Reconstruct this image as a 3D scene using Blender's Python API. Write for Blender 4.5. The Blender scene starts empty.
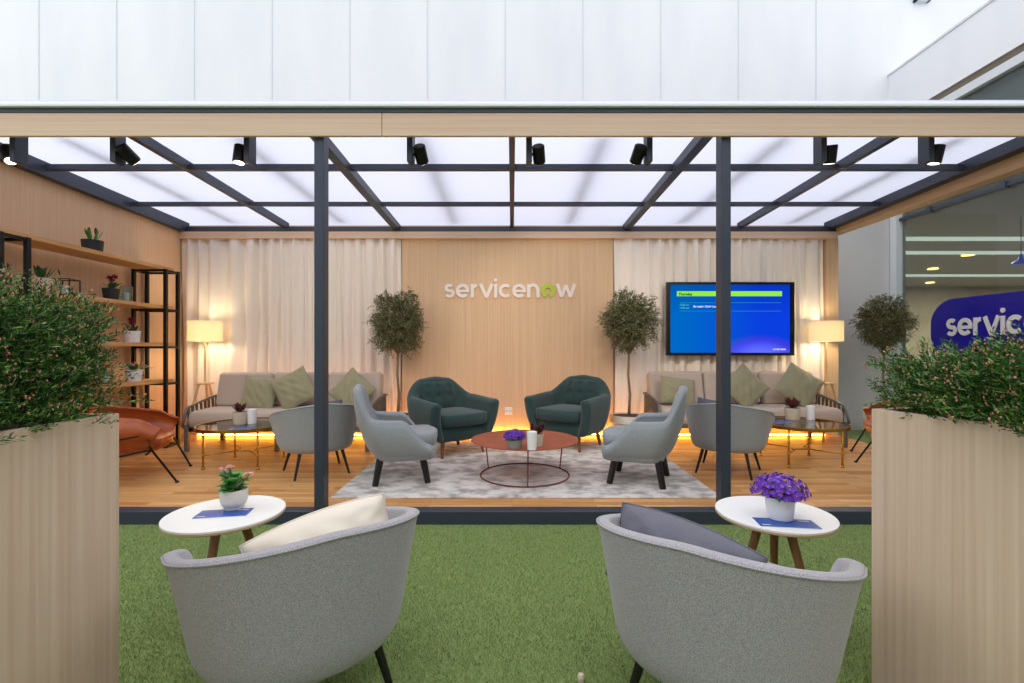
import bpy, bmesh, math, random
import numpy as np
from mathutils import Vector, Matrix, Euler
rnd = random.Random(7)
rs = np.random.RandomState(11)
S = bpy.context.scene
C = S.collection
F = 475.0          # focal length in pixels of the 1024 px wide frame
CX, HY, CZ = 512.0, 348.0, 1.25
DZ = 0.09          # height of the wooden deck
PI = math.pi

# ------------------------------------------------------------------ camera, sky, exposure
cam = bpy.data.objects.new('camera', bpy.data.cameras.new('camera')); C.objects.link(cam)
cam.location = (0, 0, CZ); cam.rotation_euler = (PI/2, 0, 0)
cam.data.sensor_width = 36.0; cam.data.lens = 36.0*F/1024; cam.data.shift_y = (HY-341.5)/1024
cam.data.clip_start = 0.02; cam.data.clip_end = 200
S.camera = cam
w = bpy.data.worlds.new('sky'); S.world = w; w.use_nodes = True
wn = w.node_tree.nodes; wl = w.node_tree.links
bg = wn['Background']
tc = wn.new('ShaderNodeTexCoord'); sx = wn.new('ShaderNodeSeparateXYZ'); rp = wn.new('ShaderNodeValToRGB')
wl.new(tc.outputs['Generated'], sx.inputs[0]); wl.new(sx.outputs['Z'], rp.inputs[0]); wl.new(rp.outputs[0], bg.inputs[0])
rp.color_ramp.elements[0].color = (0.62, 0.66, 0.72, 1); rp.color_ramp.elements[1].color = (0.93, 0.96, 1.0, 1); rp.color_ramp.elements[1].position = 0.6
bg.inputs[1].default_value = 1.72
def sun(name, energy, angle, rot, col=(1, 1, 1)):
    l = bpy.data.lights.new(name, 'SUN'); l.energy = energy; l.angle = angle; l.color = col
    o = bpy.data.objects.new(name, l); C.objects.link(o); o.rotation_euler = rot; return o
sun('overcast_sun', 0.45, math.radians(110), (math.radians(12), 0, math.radians(-12)), (1, 0.98, 0.95))
S.view_settings.view_transform = 'Standard'; S.view_settings.look = 'None'
S.view_settings.exposure = 0.0; S.view_settings.gamma = 1.0; S.view_settings.use_curve_mapping = False
try:
    S.cycles.use_denoising = True; S.cycles.max_bounces = 8; S.cycles.diffuse_bounces = 5; S.cycles.transparent_max_bounces = 12
    S.cycles.sample_clamp_indirect = 6.0; S.cycles.caustics_reflective = False; S.cycles.caustics_refractive = False
except Exception: pass

# ------------------------------------------------------------------ helpers
def at(px, py, Y): return Vector(((px-CX)*Y/F, Y, CZ-(py-HY)*Y/F))
def lin(c):
    r = []
    for v in c[:3]:
        v = v/255.0; r.append(v/12.92 if v <= 0.04045 else ((v+0.055)/1.055)**2.4)
    return (r[0], r[1], r[2], 1.0)
def mat(name, col, rough=0.6, metal=0.0, spec=None, sheen=0.0, col2=None, scale=(20, 20, 20), detail=4.0, lo=0.35, hi=0.65, bump=0.0, bscale=None, kind='noise', emit=None, estr=0.0, coord='Object', coat=0.0):
    m = bpy.data.materials.new(name); m.use_nodes = True
    n = m.node_tree.nodes; l = m.node_tree.links; b = n['Principled BSDF']
    b.inputs['Base Color'].default_value = lin(col); b.inputs['Roughness'].default_value = rough; b.inputs['Metallic'].default_value = metal
    if spec is not None: b.inputs['Specular IOR Level'].default_value = spec
    if sheen: b.inputs['Sheen Weight'].default_value = sheen
    if coat: b.inputs['Coat Weight'].default_value = coat
    if emit: b.inputs['Emission Color'].default_value = lin(emit); b.inputs['Emission Strength'].default_value = estr
    t = n.new('ShaderNodeTexCoord'); mp = n.new('ShaderNodeMapping'); l.new(t.outputs[coord], mp.inputs[0]); mp.inputs['Scale'].default_value = scale
    tx = n.new('ShaderNodeTexNoise'); tx.inputs['Scale'].default_value = 1.0; tx.inputs['Detail'].default_value = detail
    l.new(mp.outputs[0], tx.inputs[0])
    if col2:
        r = n.new('ShaderNodeValToRGB'); r.color_ramp.elements[0].position = lo; r.color_ramp.elements[1].position = hi
        r.color_ramp.elements[0].color = lin(col); r.color_ramp.elements[1].color = lin(col2)
        l.new(tx.outputs[0], r.inputs[0]); l.new(r.outputs[0], b.inputs['Base Color'])
    if bump:
        bp = n.new('ShaderNodeBump'); bp.inputs['Strength'].default_value = bump; bp.inputs['Distance'].default_value = 0.002
        src = tx
        if bscale:
            mp2 = n.new('ShaderNodeMapping'); l.new(t.outputs[coord], mp2.inputs[0]); mp2.inputs['Scale'].default_value = bscale
            src = n.new('ShaderNodeTexNoise'); src.inputs['Scale'].default_value = 1.0; l.new(mp2.outputs[0], src.inputs[0])
        l.new(src.outputs[0], bp.inputs['Height']); l.new(bp.outputs[0], b.inputs['Normal'])
    return m
def fabric(name, c1, c2, sc=260, sheen=0.25, rough=0.95):
    return mat(name, c1, rough, col2=c2, scale=(sc, sc, sc*0.8), detail=3, lo=0.38, hi=0.62, sheen=sheen, bump=0.35, spec=0.15)
def emitter(name, col, strength):
    m = bpy.data.materials.new(name); m.use_nodes = True; n = m.node_tree.nodes; l = m.node_tree.links
    n.remove(n['Principled BSDF']); e = n.new('ShaderNodeEmission'); e.inputs[0].default_value = lin(col); e.inputs[1].default_value = strength
    l.new(e.outputs[0], n['Material Output'].inputs[0]); return m

class MB:
    def __init__(s): s.v = []; s.f = []
    def add(s, vs, fs):
        k = len(s.v); s.v += [tuple(p) for p in vs]; s.f += [tuple(i+k for i in q) for q in fs]; return s
    def box(s, c, d, rot=None):
        M = rot.to_matrix() if isinstance(rot, Euler) else rot
        vs = []
        for z in (-.5, .5):
            for x, y in ((-.5, -.5), (.5, -.5), (.5, .5), (-.5, .5)):
                p = Vector((x*d[0], y*d[1], z*d[2]))
                if M is not None: p = M @ p
                vs.append(p+Vector(c))
        return s.add(vs, [(3, 2, 1, 0), (4, 5, 6, 7), (0, 1, 5, 4), (1, 2, 6, 5), (2, 3, 7, 6), (3, 0, 4, 7)])
    def box2(s, a, b): return s.box([(a[i]+b[i])/2 for i in range(3)], [abs(b[i]-a[i]) for i in range(3)])
    def tube(s, pts, r, n=10, closed=False, cap=True):
        pts = [Vector(p) for p in pts]; N = len(pts); rr = r if isinstance(r, (list, tuple)) else [r]*N
        vs = []; prev = None
        for i, p in enumerate(pts):
            if closed: t = pts[(i+1) % N]-pts[i-1]
            else: t = pts[min(i+1, N-1)]-pts[max(i-1, 0)]
            t = t.normalized() if t.length > 1e-9 else Vector((0, 0, 1))
            if prev is None: a = t.orthogonal().normalized()
            else:
                a = prev-t*prev.dot(t); a = a.normalized() if a.length > 1e-6 else t.orthogonal().normalized()
            prev = a; b = t.cross(a)
            for k in range(n):
                q = 2*PI*k/n; vs.append(p+(a*math.cos(q)+b*math.sin(q))*rr[i])
        fs = []
        for i in range(N if closed else N-1):
            j = (i+1) % N
            for k in range(n): fs.append((i*n+k, i*n+(k+1) % n, j*n+(k+1) % n, j*n+k))
        if cap and not closed: fs += [tuple(range(n))[::-1], tuple((N-1)*n+k for k in range(n))]
        return s.add(vs, fs)
    def lathe(s, prof, c=(0, 0, 0), n=32, sx=1, sy=1):
        vs = []; N = len(prof)
        for r, z in prof:
            for k in range(n):
                q = 2*PI*k/n; vs.append((c[0]+r*math.cos(q)*sx, c[1]+r*math.sin(q)*sy, c[2]+z))
        fs = [(i*n+k, i*n+(k+1) % n, (i+1)*n+(k+1) % n, (i+1)*n+k) for i in range(N-1) for k in range(n)]
        fs += [tuple(range(n))[::-1], tuple((N-1)*n+k for k in range(n))]
        return s.add(vs, fs)
    def ell(s, c, r, nu=12, nv=8, rot=None):
        vs = []; fs = []
        for i in range(nv+1):
            a = PI*i/nv
            for k in range(nu):
                q = 2*PI*k/nu; p = Vector((r[0]*math.sin(a)*math.cos(q), r[1]*math.sin(a)*math.sin(q), r[2]*math.cos(a)))
                if rot is not None: p = rot @ p
                vs.append(p+Vector(c))
        for i in range(nv):
            for k in range(nu): fs.append((i*nu+k, (i+1)*nu+k, (i+1)*nu+(k+1) % nu, i*nu+(k+1) % nu))
        return s.add(vs, fs)
    def prism(s, poly, z0, z1):
        n = len(poly); vs = [(x, y, z0) for x, y in poly]+[(x, y, z1) for x, y in poly]
        return s.add(vs, [tuple(range(n))[::-1], tuple(range(n, 2*n))]+[(i, (i+1) % n, n+(i+1) % n, n+i) for i in range(n)])
    def xf(s, M): s.v = [tuple(M @ Vector(p)) for p in s.v]; return s
    def build(s, name, m, parent=None, smooth=False, bevel=0, seg=2, sub=0, autos=None):
        me = bpy.data.meshes.new(name); me.from_pydata(s.v, [], s.f); me.validate(); me.update()
        bm = bmesh.new(); bm.from_mesh(me); bmesh.ops.recalc_face_normals(bm, faces=bm.faces); bm.to_mesh(me); bm.free()
        me.materials.append(m)
        if smooth: me.polygons.foreach_set('use_smooth', [True]*len(me.polygons))
        o = bpy.data.objects.new(name, me); C.objects.link(o)
        if parent: o.parent = parent
        if bevel:
            md = o.modifiers.new('edge', 'BEVEL'); md.width = bevel; md.segments = seg; md.limit_method = 'ANGLE'; md.angle_limit = math.radians(40)
            me.polygons.foreach_set('use_smooth', [True]*len(me.polygons))
            wnm = o.modifiers.new('normals', 'WEIGHTED_NORMAL'); wnm.keep_sharp = False
        if sub:
            md = o.modifiers.new('round', 'SUBSURF'); md.levels = sub; md.render_levels = sub
        return o
def tag(o, label, cat, group=None, kind=None):
    o['label'] = label; o['category'] = cat
    if group: o['group'] = group
    if kind: o['kind'] = kind
    return o
def thing(name, loc, rz, label, cat, group=None):
    o = bpy.data.objects.new(name, None); C.objects.link(o); o.location = loc; o.rotation_euler = (0, 0, rz); o.empty_display_size = 0.1
    return tag(o, label, cat, group)
def struct(name, mb, m, **k):
    o = mb.build(name, m, **k); o['kind'] = 'structure'; return o
def dup(root, loc, rz, label, group=None):
    r = root.copy(); C.objects.link(r); r.location = loc; r.rotation_euler = (root.rotation_euler[0], root.rotation_euler[1], rz); r['label'] = label
    if group: r['group'] = group
    for ch in list(root.children):
        c = ch.copy(); C.objects.link(c); c.parent = r
        for g in list(ch.children):
            d = g.copy(); C.objects.link(d); d.parent = c
    return r
def mesh_np(name, V, T, m, parent=None, mats=None, midx=None, nside=3):
    """V (n,3), T (k,nside) index array -> mesh object."""
    me = bpy.data.meshes.new(name); nV, nT = len(V), len(T)
    me.vertices.add(nV); me.vertices.foreach_set('co', np.asarray(V, dtype=np.float32).ravel())
    me.loops.add(nT*nside); me.loops.foreach_set('vertex_index', np.asarray(T, dtype=np.int32).ravel())
    me.polygons.add(nT); me.polygons.foreach_set('loop_start', np.arange(nT, dtype=np.int32)*nside)
    me.update(calc_edges=True)
    me.materials.append(m)
    for q in (mats or []): me.materials.append(q)
    if midx is not None: me.polygons.foreach_set('material_index', np.asarray(midx, dtype=np.int32))
    o = bpy.data.objects.new(name, me); C.objects.link(o)
    if parent: o.parent = parent
    return o

# ------------------------------------------------------------------ materials
def wood_v(name, c1, c2, rough=0.55, ax='z'):
    sc = {'z': (55, 55, 0.8), 'x': (0.8, 55, 55), 'y': (55, 0.8, 55)}[ax]
    m = mat(name, c1, rough, col2=c2, scale=sc, detail=8, lo=0.3, hi=0.72, spec=0.3)
    return m
M_ash = wood_v('pale_ash_veneer', (212, 176, 140), (224, 192, 158))
M_ashx = wood_v('pale_ash_beam', (212, 180, 154), (226, 199, 175), ax='x')
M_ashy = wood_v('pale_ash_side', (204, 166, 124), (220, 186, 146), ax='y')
M_planter = wood_v('greyed_ash', (202, 174, 150), (220, 197, 174))
M_dark = mat('anthracite_metal', (62, 68, 82), 0.45, 0.3)
M_blk = mat('black_metal', (18, 18, 20), 0.4, 0.4)
M_blkwood = mat('black_wood', (14, 13, 14), 0.35)
M_grey = fabric('grey_wool', (134, 139, 143), (170, 175, 178), 400)
M_grey2 = fabric('warm_grey_wool', (136, 132, 137), (180, 176, 180), 430)
M_gseat = fabric('grey_seat_wool', (138, 142, 146), (172, 176, 179), 400)
M_green = fabric('dark_green_wool', (40, 60, 60), (58, 82, 80), 400)
M_sofa = fabric('taupe_linen', (176, 160, 148), (196, 180, 168))
M_sage = fabric('sage_cotton', (138, 134, 106), (158, 154, 126))
M_cream = mat('cream_satin', (226, 214, 198), 0.42, sheen=0.2, bump=.25, bscale=(14, 14, 30))
M_plum = fabric('grey_violet_cotton', (98, 97, 108), (116, 114, 126), 600)
M_curtain = mat('cream_curtain', (240, 230, 220), 0.9, sheen=0.2)
M_leather = mat('cognac_leather', (150, 66, 24), 0.42, col2=(178, 86, 36), scale=(7, 7, 7), bump=0.2, bscale=(150, 150, 150))
M_leather2 = mat('tan_leather', (150, 72, 40), 0.4, col2=(178, 92, 54), scale=(7, 7, 7))
M_walnut = mat('walnut_leg', (112, 58, 26), 0.4, col2=(146, 82, 42), scale=(30, 30, 3))
M_oakleg = mat('smoked_oak_leg', (120, 84, 48), 0.5, col2=(154, 112, 70), scale=(40, 40, 3))
M_oak = mat('oak_shelf', (196, 142, 82), 0.5, col2=(224, 176, 116), scale=(30, 1.5, 30), detail=6)
M_lampwood = mat('beech_lamp', (206, 170, 124), 0.5, col2=(220, 188, 146), scale=(30, 30, 3))
M_brass = mat('brass', (200, 150, 62), 0.25, 1.0)
M_rust = mat('rust_red_metal', (160, 82, 58), 0.5, col2=(176, 92, 66), scale=(9, 9, 9), spec=0.4)
M_rustleg = mat('rust_red_wire', (120, 62, 44), 0.45, 0.3)
M_white = mat('white_laminate', (240, 238, 234), 0.35)
M_ply = mat('plywood_edge', (196, 168, 130), 0.6)
M_pot = mat('off_white_ceramic', (222, 216, 206), 0.5)
M_potw = mat('white_ceramic', (236, 236, 238), 0.35)
M_potb = mat('beige_ceramic', (214, 198, 176), 0.6)
M_potg = mat('grey_ceramic', (150, 146, 140), 0.7)
M_potd = mat('charcoal_pot', (44, 44, 48), 0.7, bump=0.5, bscale=(90, 90, 90))
M_soil = mat('potting_soil', (58, 38, 26), 0.95, col2=(110, 72, 48), scale=(90, 90, 90), bump=0.8)
M_candle = mat('white_wax', (244, 244, 244), 0.5)
M_rope = mat('taupe_rope', (84, 76, 70), 0.85, col2=(120, 110, 102), scale=(80, 80, 80))
M_gmetal = mat('grey_frame_metal', (112, 108, 106), 0.5, 0.4)
M_bark = mat('olive_bark', (110, 96, 80), 0.9, col2=(144, 128, 108), scale=(50, 50, 12), bump=0.6)
M_olive = [mat('olive_leaf_%s' % n, c, 0.6, spec=0.3) for n, c in (('dark', (78, 82, 52)), ('mid', (110, 112, 74)), ('pale', (154, 150, 110)))]
M_needle = [mat('shrub_leaf_%s' % n, c, 0.45, spec=0.4) for n, c in (('dark', (36, 72, 26)), ('mid', (70, 114, 44)), ('pale', (134, 164, 82)))]
M_bud = mat('pink_bud', (178, 104, 92), 0.7, col2=(210, 150, 130), scale=(60, 60, 60))
M_leafg = mat('bright_leaf', (56, 122, 48), 0.45, col2=(90, 156, 70), scale=(30, 30, 30))
M_leafd = mat('deep_leaf', (40, 78, 40), 0.5, col2=(64, 104, 56), scale=(30, 30, 30))
M_viol = mat('violet_petal', (98, 40, 168), 0.6, col2=(138, 76, 206), scale=(60, 60, 60))
M_pink = mat('pink_petal', (226, 160, 158), 0.6, col2=(240, 190, 184), scale=(60, 60, 60))
M_mag = mat('magenta_petal', (150, 24, 70), 0.7)
M_succ = mat('dark_red_succulent', (70, 28, 30), 0.5, col2=(104, 44, 40), scale=(30, 30, 30))
M_book = mat('blue_booklet', (24, 58, 140), 0.3, col2=(36, 96, 184), scale=(3, 3, 3))
M_paper = mat('paper', (232, 234, 240), 0.7)
M_wallw = mat('white_cladding', (232, 233, 238), 0.6, col2=(240, 240, 244), scale=(1.5, 1.5, 0.4))
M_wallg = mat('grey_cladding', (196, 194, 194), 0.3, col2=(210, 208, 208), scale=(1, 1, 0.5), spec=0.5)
M_seam = mat('panel_joint', (216, 218, 226), 0.7)
M_frame = mat('pale_window_frame', (214, 218, 222), 0.5)
M_letter = mat('white_acrylic', (236, 226, 222), 0.5)
M_lime = mat('lime_acrylic', (176, 200, 40), 0.5)
M_tan = mat('interior_tan', (150, 140, 118), 0.9, col2=(166, 156, 134), scale=(2, 2, 2))
M_led = emitter('warm_led', (255, 176, 66), 38.0)

def glass(name, tint, refl=0.08, rough=0.0):
    m = bpy.data.materials.new(name); m.use_nodes = True; n = m.node_tree.nodes; l = m.node_tree.links
    n.remove(n['Principled BSDF'])
    t = n.new('ShaderNodeBsdfTransparent'); t.inputs[0].default_value = lin(tint)
    g = n.new('ShaderNodeBsdfGlossy'); g.inputs['Roughness'].default_value = rough; g.inputs[0].default_value = (.9, .95, 1, 1)
    lw = n.new('ShaderNodeFresnel'); gb = n.new('ShaderNodeNewGeometry'); mr = n.new('ShaderNodeMapRange'); mr.inputs['To Min'].default_value = 1.5; mr.inputs['To Max'].default_value = 1/1.5
    l.new(gb.outputs['Backfacing'], mr.inputs['Value']); l.new(mr.outputs[0], lw.inputs[0])
    mx = n.new('ShaderNodeMixShader'); l.new(lw.outputs[0], mx.inputs[0]); l.new(t.outputs[0], mx.inputs[1]); l.new(g.outputs[0], mx.inputs[2])
    l.new(mx.outputs[0], n['Material Output'].inputs[0]); return m
M_glass = glass('clear_glass', (236, 244, 240))
M_facade = glass('grey_green_glass', (212, 214, 210))
M_tableglass = glass('smoked_table_glass', (212, 206, 196))
def translucent(name, col, mix=0.8):
    m = bpy.data.materials.new(name); m.use_nodes = True; n = m.node_tree.nodes; l = m.node_tree.links
    n.remove(n['Principled BSDF'])
    t = n.new('ShaderNodeBsdfTranslucent'); t.inputs[0].default_value = lin(col)
    d = n.new('ShaderNodeBsdfDiffuse'); d.inputs[0].default_value = lin(col)
    mx = n.new('ShaderNodeMixShader'); mx.inputs[0].default_value = mix; l.new(d.outputs[0], mx.inputs[1]); l.new(t.outputs[0], mx.inputs[2])
    l.new(mx.outputs[0], n['Material Output'].inputs[0]); return m
M_poly = translucent('opal_polycarbonate', (239, 239, 247), 0.9)
M_polyedge = mat('roof_edge_white', (236, 238, 250), 0.4)
M_shade = translucent('linen_shade', (250, 244, 226), 0.6)

def floor_mat():
    m = bpy.data.materials.new('oak_decking'); m.use_nodes = True; n = m.node_tree.nodes; l = m.node_tree.links; b = n['Principled BSDF']
    t = n.new('ShaderNodeTexCoord'); br = n.new('ShaderNodeTexBrick'); l.new(t.outputs['Object'], br.inputs[0])
    br.inputs['Scale'].default_value = 1.0; br.inputs['Brick Width'].default_value = 0.62; br.inputs['Row Height'].default_value = 0.065
    br.inputs['Mortar Size'].default_value = 0.0012; br.offset = 0.37; br.inputs['Bias'].default_value = 0.0
    br.inputs['Color1'].default_value = lin((194, 134, 76)); br.inputs['Color2'].default_value = lin((236, 184, 122)); br.inputs['Mortar'].default_value = lin((120, 74, 38))
    mp = n.new('ShaderNodeMapping'); mp.inputs['Scale'].default_value = (3, 60, 10); l.new(t.outputs['Object'], mp.inputs[0])
    nz = n.new('ShaderNodeTexNoise'); nz.inputs['Scale'].default_value = 1; nz.inputs['Detail'].default_value = 6; l.new(mp.outputs[0], nz.inputs[0])
    mx = n.new('ShaderNodeMix'); mx.data_type = 'RGBA'; mx.blend_type = 'MULTIPLY'; mx.inputs['Factor'].default_value = 0.55
    rr = n.new('ShaderNodeValToRGB'); rr.color_ramp.elements[0].color = (.6, .55, .5, 1); rr.color_ramp.elements[1].color = (1, 1, 1, 1); rr.color_ramp.elements[0].position = .3; rr.color_ramp.elements[1].position = .6
    l.new(nz.outputs[0], rr.inputs[0]); l.new(br.outputs[0], mx.inputs['A']); l.new(rr.outputs[0], mx.inputs['B']); l.new(mx.outputs['Result'], b.inputs['Base Color'])
    b.inputs['Roughness'].default_value = 0.38; b.inputs['Specular IOR Level'].default_value = 0.4
    return m
M_floor = floor_mat()
M_turf = mat('turf_backing', (108, 128, 70), 0.95, col2=(132, 148, 88), scale=(120, 120, 120), bump=1.0)
M_blade = [mat('turf_blade_%s' % k, c, 0.7, spec=0.2) for k, c in (('dark', (112, 132, 72)), ('mid', (136, 154, 92)), ('pale', (166, 176, 120)))]
def rug_mat():
    m = mat('silver_viscose', (150, 143, 138), 0.8, col2=(226, 220, 214), scale=(8, 10, 4), detail=10, lo=0.36, hi=0.58, sheen=0.4, bump=0.4, bscale=(200, 200, 200))
    return m
M_rug = rug_mat()

# ------------------------------------------------------------------ ground, deck, walls
YF, YB = 3.36, 6.40            # front line of posts, back wall
XL, XR = -4.42, 4.33
struct('wall_light_blocker', MB().box2((-14, -7.2, 0), (14, -7, 6)), mat('blocker_grey', (205, 204, 206), .8))  # unseen wall, added behind the camera to hold back light from that side
struct('ground', MB().box2((-12, -7.1, -0.06), (5.9, 7.4, 0)), M_turf)
N = 520000
bx = rs.uniform(-4.4, 4.3, N); by = 3.352-rs.power(1.15, N)*2.5
sel = np.ones(N, bool)
th = rs.uniform(0, 2*PI, N); hh = rs.uniform(.008, .017, N); lx = rs.normal(0, .006, N); ly = rs.normal(0, .006, N); wd = .0012
V = np.empty((N, 3, 3)); V[:, 0] = np.c_[bx-wd*np.cos(th), by-wd*np.sin(th), np.zeros(N)]; V[:, 1] = np.c_[bx+wd*np.cos(th), by+wd*np.sin(th), np.zeros(N)]; V[:, 2] = np.c_[bx+lx, by+ly, hh]
g = mesh_np('turf_grass', V.reshape(-1, 3), np.arange(N*3).reshape(-1, 3), M_blade[0], mats=M_blade[1:], midx=rs.choice(3, N, p=[.35, .45, .2]))
tag(g, 'short green artificial grass in front of the wooden deck', 'grass', kind='stuff')
struct('floor', MB().box2((XL, 3.465, 0.002), (XR, YB, DZ)), M_floor)
struct('trim_1', MB().box2((XL-.1, 3.358, 0), (XR+.1, 3.465, DZ+.004)), M_dark, bevel=.004)
struct('wall_left', MB().box2((XL-.1, YF-.05, 0), (XL, YB+.1, 2.93)), M_ash)
struct('wall_back', MB().box2((XL, YB, 0), (XR, YB+.1, 2.9)), M_ash)
# centre veneer panel carries the sign
struct('wall_centre', MB().box2((-1.47, YB-.06, DZ), (1.35, YB-.001, 2.72)), M_ash)
struct('trim_2', MB().box2((XL, YB-.12, 2.70), (XR-.02, YB-.002, 2.79)), M_ashx)
struct('trim_3', MB().box2((4.18, YB-.10, DZ), (4.33, YB+.02, 2.70)), M_ash)
struct('wall_exterior', MB().box2((-9, 7.3, 0), (5.85, 7.5, 9)).box2((5.85, 7.3, 4.42), (12, 7.5, 9)), M_wallw)
mb = MB()
for i in range(-6, 14):
    X = at(39+77.7*i, 50, 7.3).x
    if X < 5.7: mb.box2((X-.006, 7.292, 3), (X+.006, 7.3, 9))
struct('trim_4', mb, M_seam)
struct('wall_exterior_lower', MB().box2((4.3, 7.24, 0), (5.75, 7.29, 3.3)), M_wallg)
# small high window of the white building
b = MB(); X0, X1 = at(914, 0, 7.28).x, at(929, 0, 7.28).x; zt = at(914, 2, 7.28).z
b.box2((X0, 7.24, zt), (X1, 7.3, zt+.03)); b.box2((X0, 7.24, zt), (X0+.03, 7.3, zt+.6)); b.box2((X1-.03, 7.24, zt), (X1, 7.3, zt+.6))
wn1 = struct('window_1', b, M_seam)
MB().box2((X0+.03, 7.27, zt+.03), (X1-.03, 7.295, zt+.6)).build('pane', mat('pale_blue_pane', (170, 200, 230), .1), wn1)

# neighbouring building: white fascia, glass facade, room behind it
XG = 5.85
struct('wall_right', MB().box2((5.78, -4, 4.70), (6.6, 7.3, 5.42)), M_wallw)
struct('trim_5', MB().box2((5.765, -4, 5.42), (6.7, 7.3, 5.45)), M_seam)
struct('trim_6', MB().box2((5.80, -4, 4.61), (6.0, 7.3, 4.70)), mat('bronze_soffit', (110, 98, 84), .6))
w2 = struct('window_2', MB().box2((5.79, -4, 4.50), (5.93, 7.3, 4.61)).box2((5.76, 7.12, 0), (5.90, 7.28, 4.61)).box2((5.79, -4, 0), (5.9, 7.3, .1)), M_frame)
MB().box2((XG, -4, .1), (XG+.012, 7.2, 4.52)).build('pane', M_facade, w2)
rail = MB().box2((5.80, -4, 3.15), (5.84, 7.15, 3.19))
for y in (6.6, 5.6): rail.box2((5.78, y-.03, 3.13), (5.84, y+.03, 3.21))
rail.build('rail', M_dark, w2)
struct('wall_interior', MB().box2((5.95, 16, 0), (22, 16.1, 4.4)).box2((21.9, 0, 0), (22, 16, 4.4)).box2((5.95, 7.5, 0), (6.0, 16, 4.4)), M_tan)
struct('wall_spandrel', MB().box2((5.95, -4, 3.45), (6.0, 7.3, 4.6)), mat('blue_grey_spandrel', (196, 210, 220), .5))
struct('floor_interior', MB().box2((5.95, -4, -.05), (22, 16, 0)), mat('interior_carpet', (90, 90, 86), .9))
struct('ceiling_interior', MB().box2((5.95, 5.0, 3.32), (22, 16, 3.42)).box2((5.95, -4, 4.42), (22, 16, 4.5)), mat('interior_ceiling', (176, 174, 166), .9))
M_strip = emitter('ceiling_light', (228, 246, 236), 1.3)
for Y in (8.9, 10.2, 13.4):
    o = MB().box2((6.3, Y-.06, 3.27), (21, Y+.06, 3.319)).build('ceiling_light', M_strip)
    tag(o, {8.9: 'long pale ceiling strip light behind the grey glass, highest of the three', 10.2: 'long pale ceiling strip light behind the grey glass, between the two others', 13.4: 'long pale ceiling strip light behind the grey glass, lowest, just above the blue sign'}[Y], 'light', 'strip lights behind the glass')
    L = bpy.data.lights.new('strip_glow', 'AREA'); L.shape = 'RECTANGLE'; L.size = 13; L.size_y = .3; L.energy = 750; L.color = (1, .95, .86)
    lo = bpy.data.objects.new('strip_glow', L); C.objects.link(lo); lo.location = (13.5, Y, 3.25); lo.parent = o
M_down = emitter('downlight_glow', (255, 220, 130), 5)
for px, py in ((933, 268), (968, 254), (930, 282)):
    Y = F*2.07/(HY-py); o = MB().lathe([(.10, 0), (.12, -.03), (.11, -.035)], (at(px, py, Y).x, Y, 3.319), 16).build('downlight', M_down)
    tag(o, {933: 'small round yellow downlight behind the glass between the two lower strip lights', 968: 'small round yellow downlight behind the glass level with the middle strip light', 930: 'small round yellow downlight behind the glass, lowest, by the olive tree crown'}[px], 'light', 'downlights behind the glass')
o = MB().lathe([(.015, .16), (.03, .08), (.11, .02), (.11, 0)], at(1021, 264, 7.5), 20).build('pendant_lamp', mat('blue_enamel', (20, 60, 190), .4, emit=(40, 80, 220), estr=.4), smooth=True)
tag(o, 'small blue pendant lamp hanging inside the glazed building', 'lamp')
o.location.z = 0
MB().tube([at(1021, 264, 7.5)+Vector((0, 0, .16)), Vector((at(1021, 264, 7.5).x, 7.5, 3.32))], .006, 6).build('cord', M_blk, o)

# ------------------------------------------------------------------ pavilion frame and roof
def zr(Y): return 2.845+(YB-Y)*0.0285     # underside of the rafters
for X in (-1.369, 1.518):
    o = MB().box2((X-.034, 3.365, DZ+.004), (X+.034, 3.46, 2.86)).build('column', M_dark, bevel=.004)
    o['kind'] = 'structure'
xs = at(381, 0, 3.31).x
struct('beam_front', MB().box2((-5.2, 3.33, 2.737), (xs-.002, 3.355, 2.899)), M_ashx, bevel=.003)
struct('beam_front_long', MB().box2((xs+.002, 3.33, 2.737), (5.2, 3.355, 2.899)), M_ashx, bevel=.003)
struct('trim_7', MB().box2((-5.2, 3.325, 2.90), (5.2, 3.46, 2.93)), M_dark)
struct('trim_8', MB().box2((-5.2, 3.30, 2.931), (5.2, 3.42, 2.953)), M_polyedge, bevel=.004)
def rafter(name, x, wdt, y0=3.44, y1=YB-.02, dz=0.0, h=.08):
    mb = MB(); a, b_ = zr(y0)+dz, zr(y1)+dz
    mb.add([(x-wdt/2, y0, a), (x+wdt/2, y0, a), (x+wdt/2, y1, b_), (x-wdt/2, y1, b_), (x-wdt/2, y0, a+h), (x+wdt/2, y0, a+h), (x+wdt/2, y1, b_+h), (x-wdt/2, y1, b_+h)],
           [(0, 1, 2, 3), (7, 6, 5, 4), (0, 4, 5, 1), (1, 5, 6, 2), (2, 6, 7, 3), (3, 7, 4, 0)])
    return struct(name, mb, M_dark)
for x, wd_ in ((-3.02, .055), (-1.535, .085), (0.0, .05), (1.525, .085), (3.05, .055)):
    rafter('beam_rafter', x, wd_, dz=(-.03 if wd_ > .06 else 0))
rafter('beam_side', XL+.045, .085, dz=-.05, h=.13)
rafter('beam_side', XR-.085, .11, dz=-.015, h=.10)
for Y, h in ((4.42, .052), (5.43, .042)):
    struct('beam_purlin', MB().box2((XL+.1, Y-.025, zr(Y)), (XR-.1, Y+.025, zr(Y)+h)), M_dark)
struct('beam_back', MB().box2((XL, YB-.10, 2.791), (XR, YB-.0, 2.86)), M_dark)
struct('beam_right', MB().box2((XR-.03, 3.42, 2.775), (XR+.10, YB+.02, 2.90)), M_ashy)
mb = MB(); a, b_ = zr(3.40)+.085, zr(YB+.1)+.085
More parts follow.
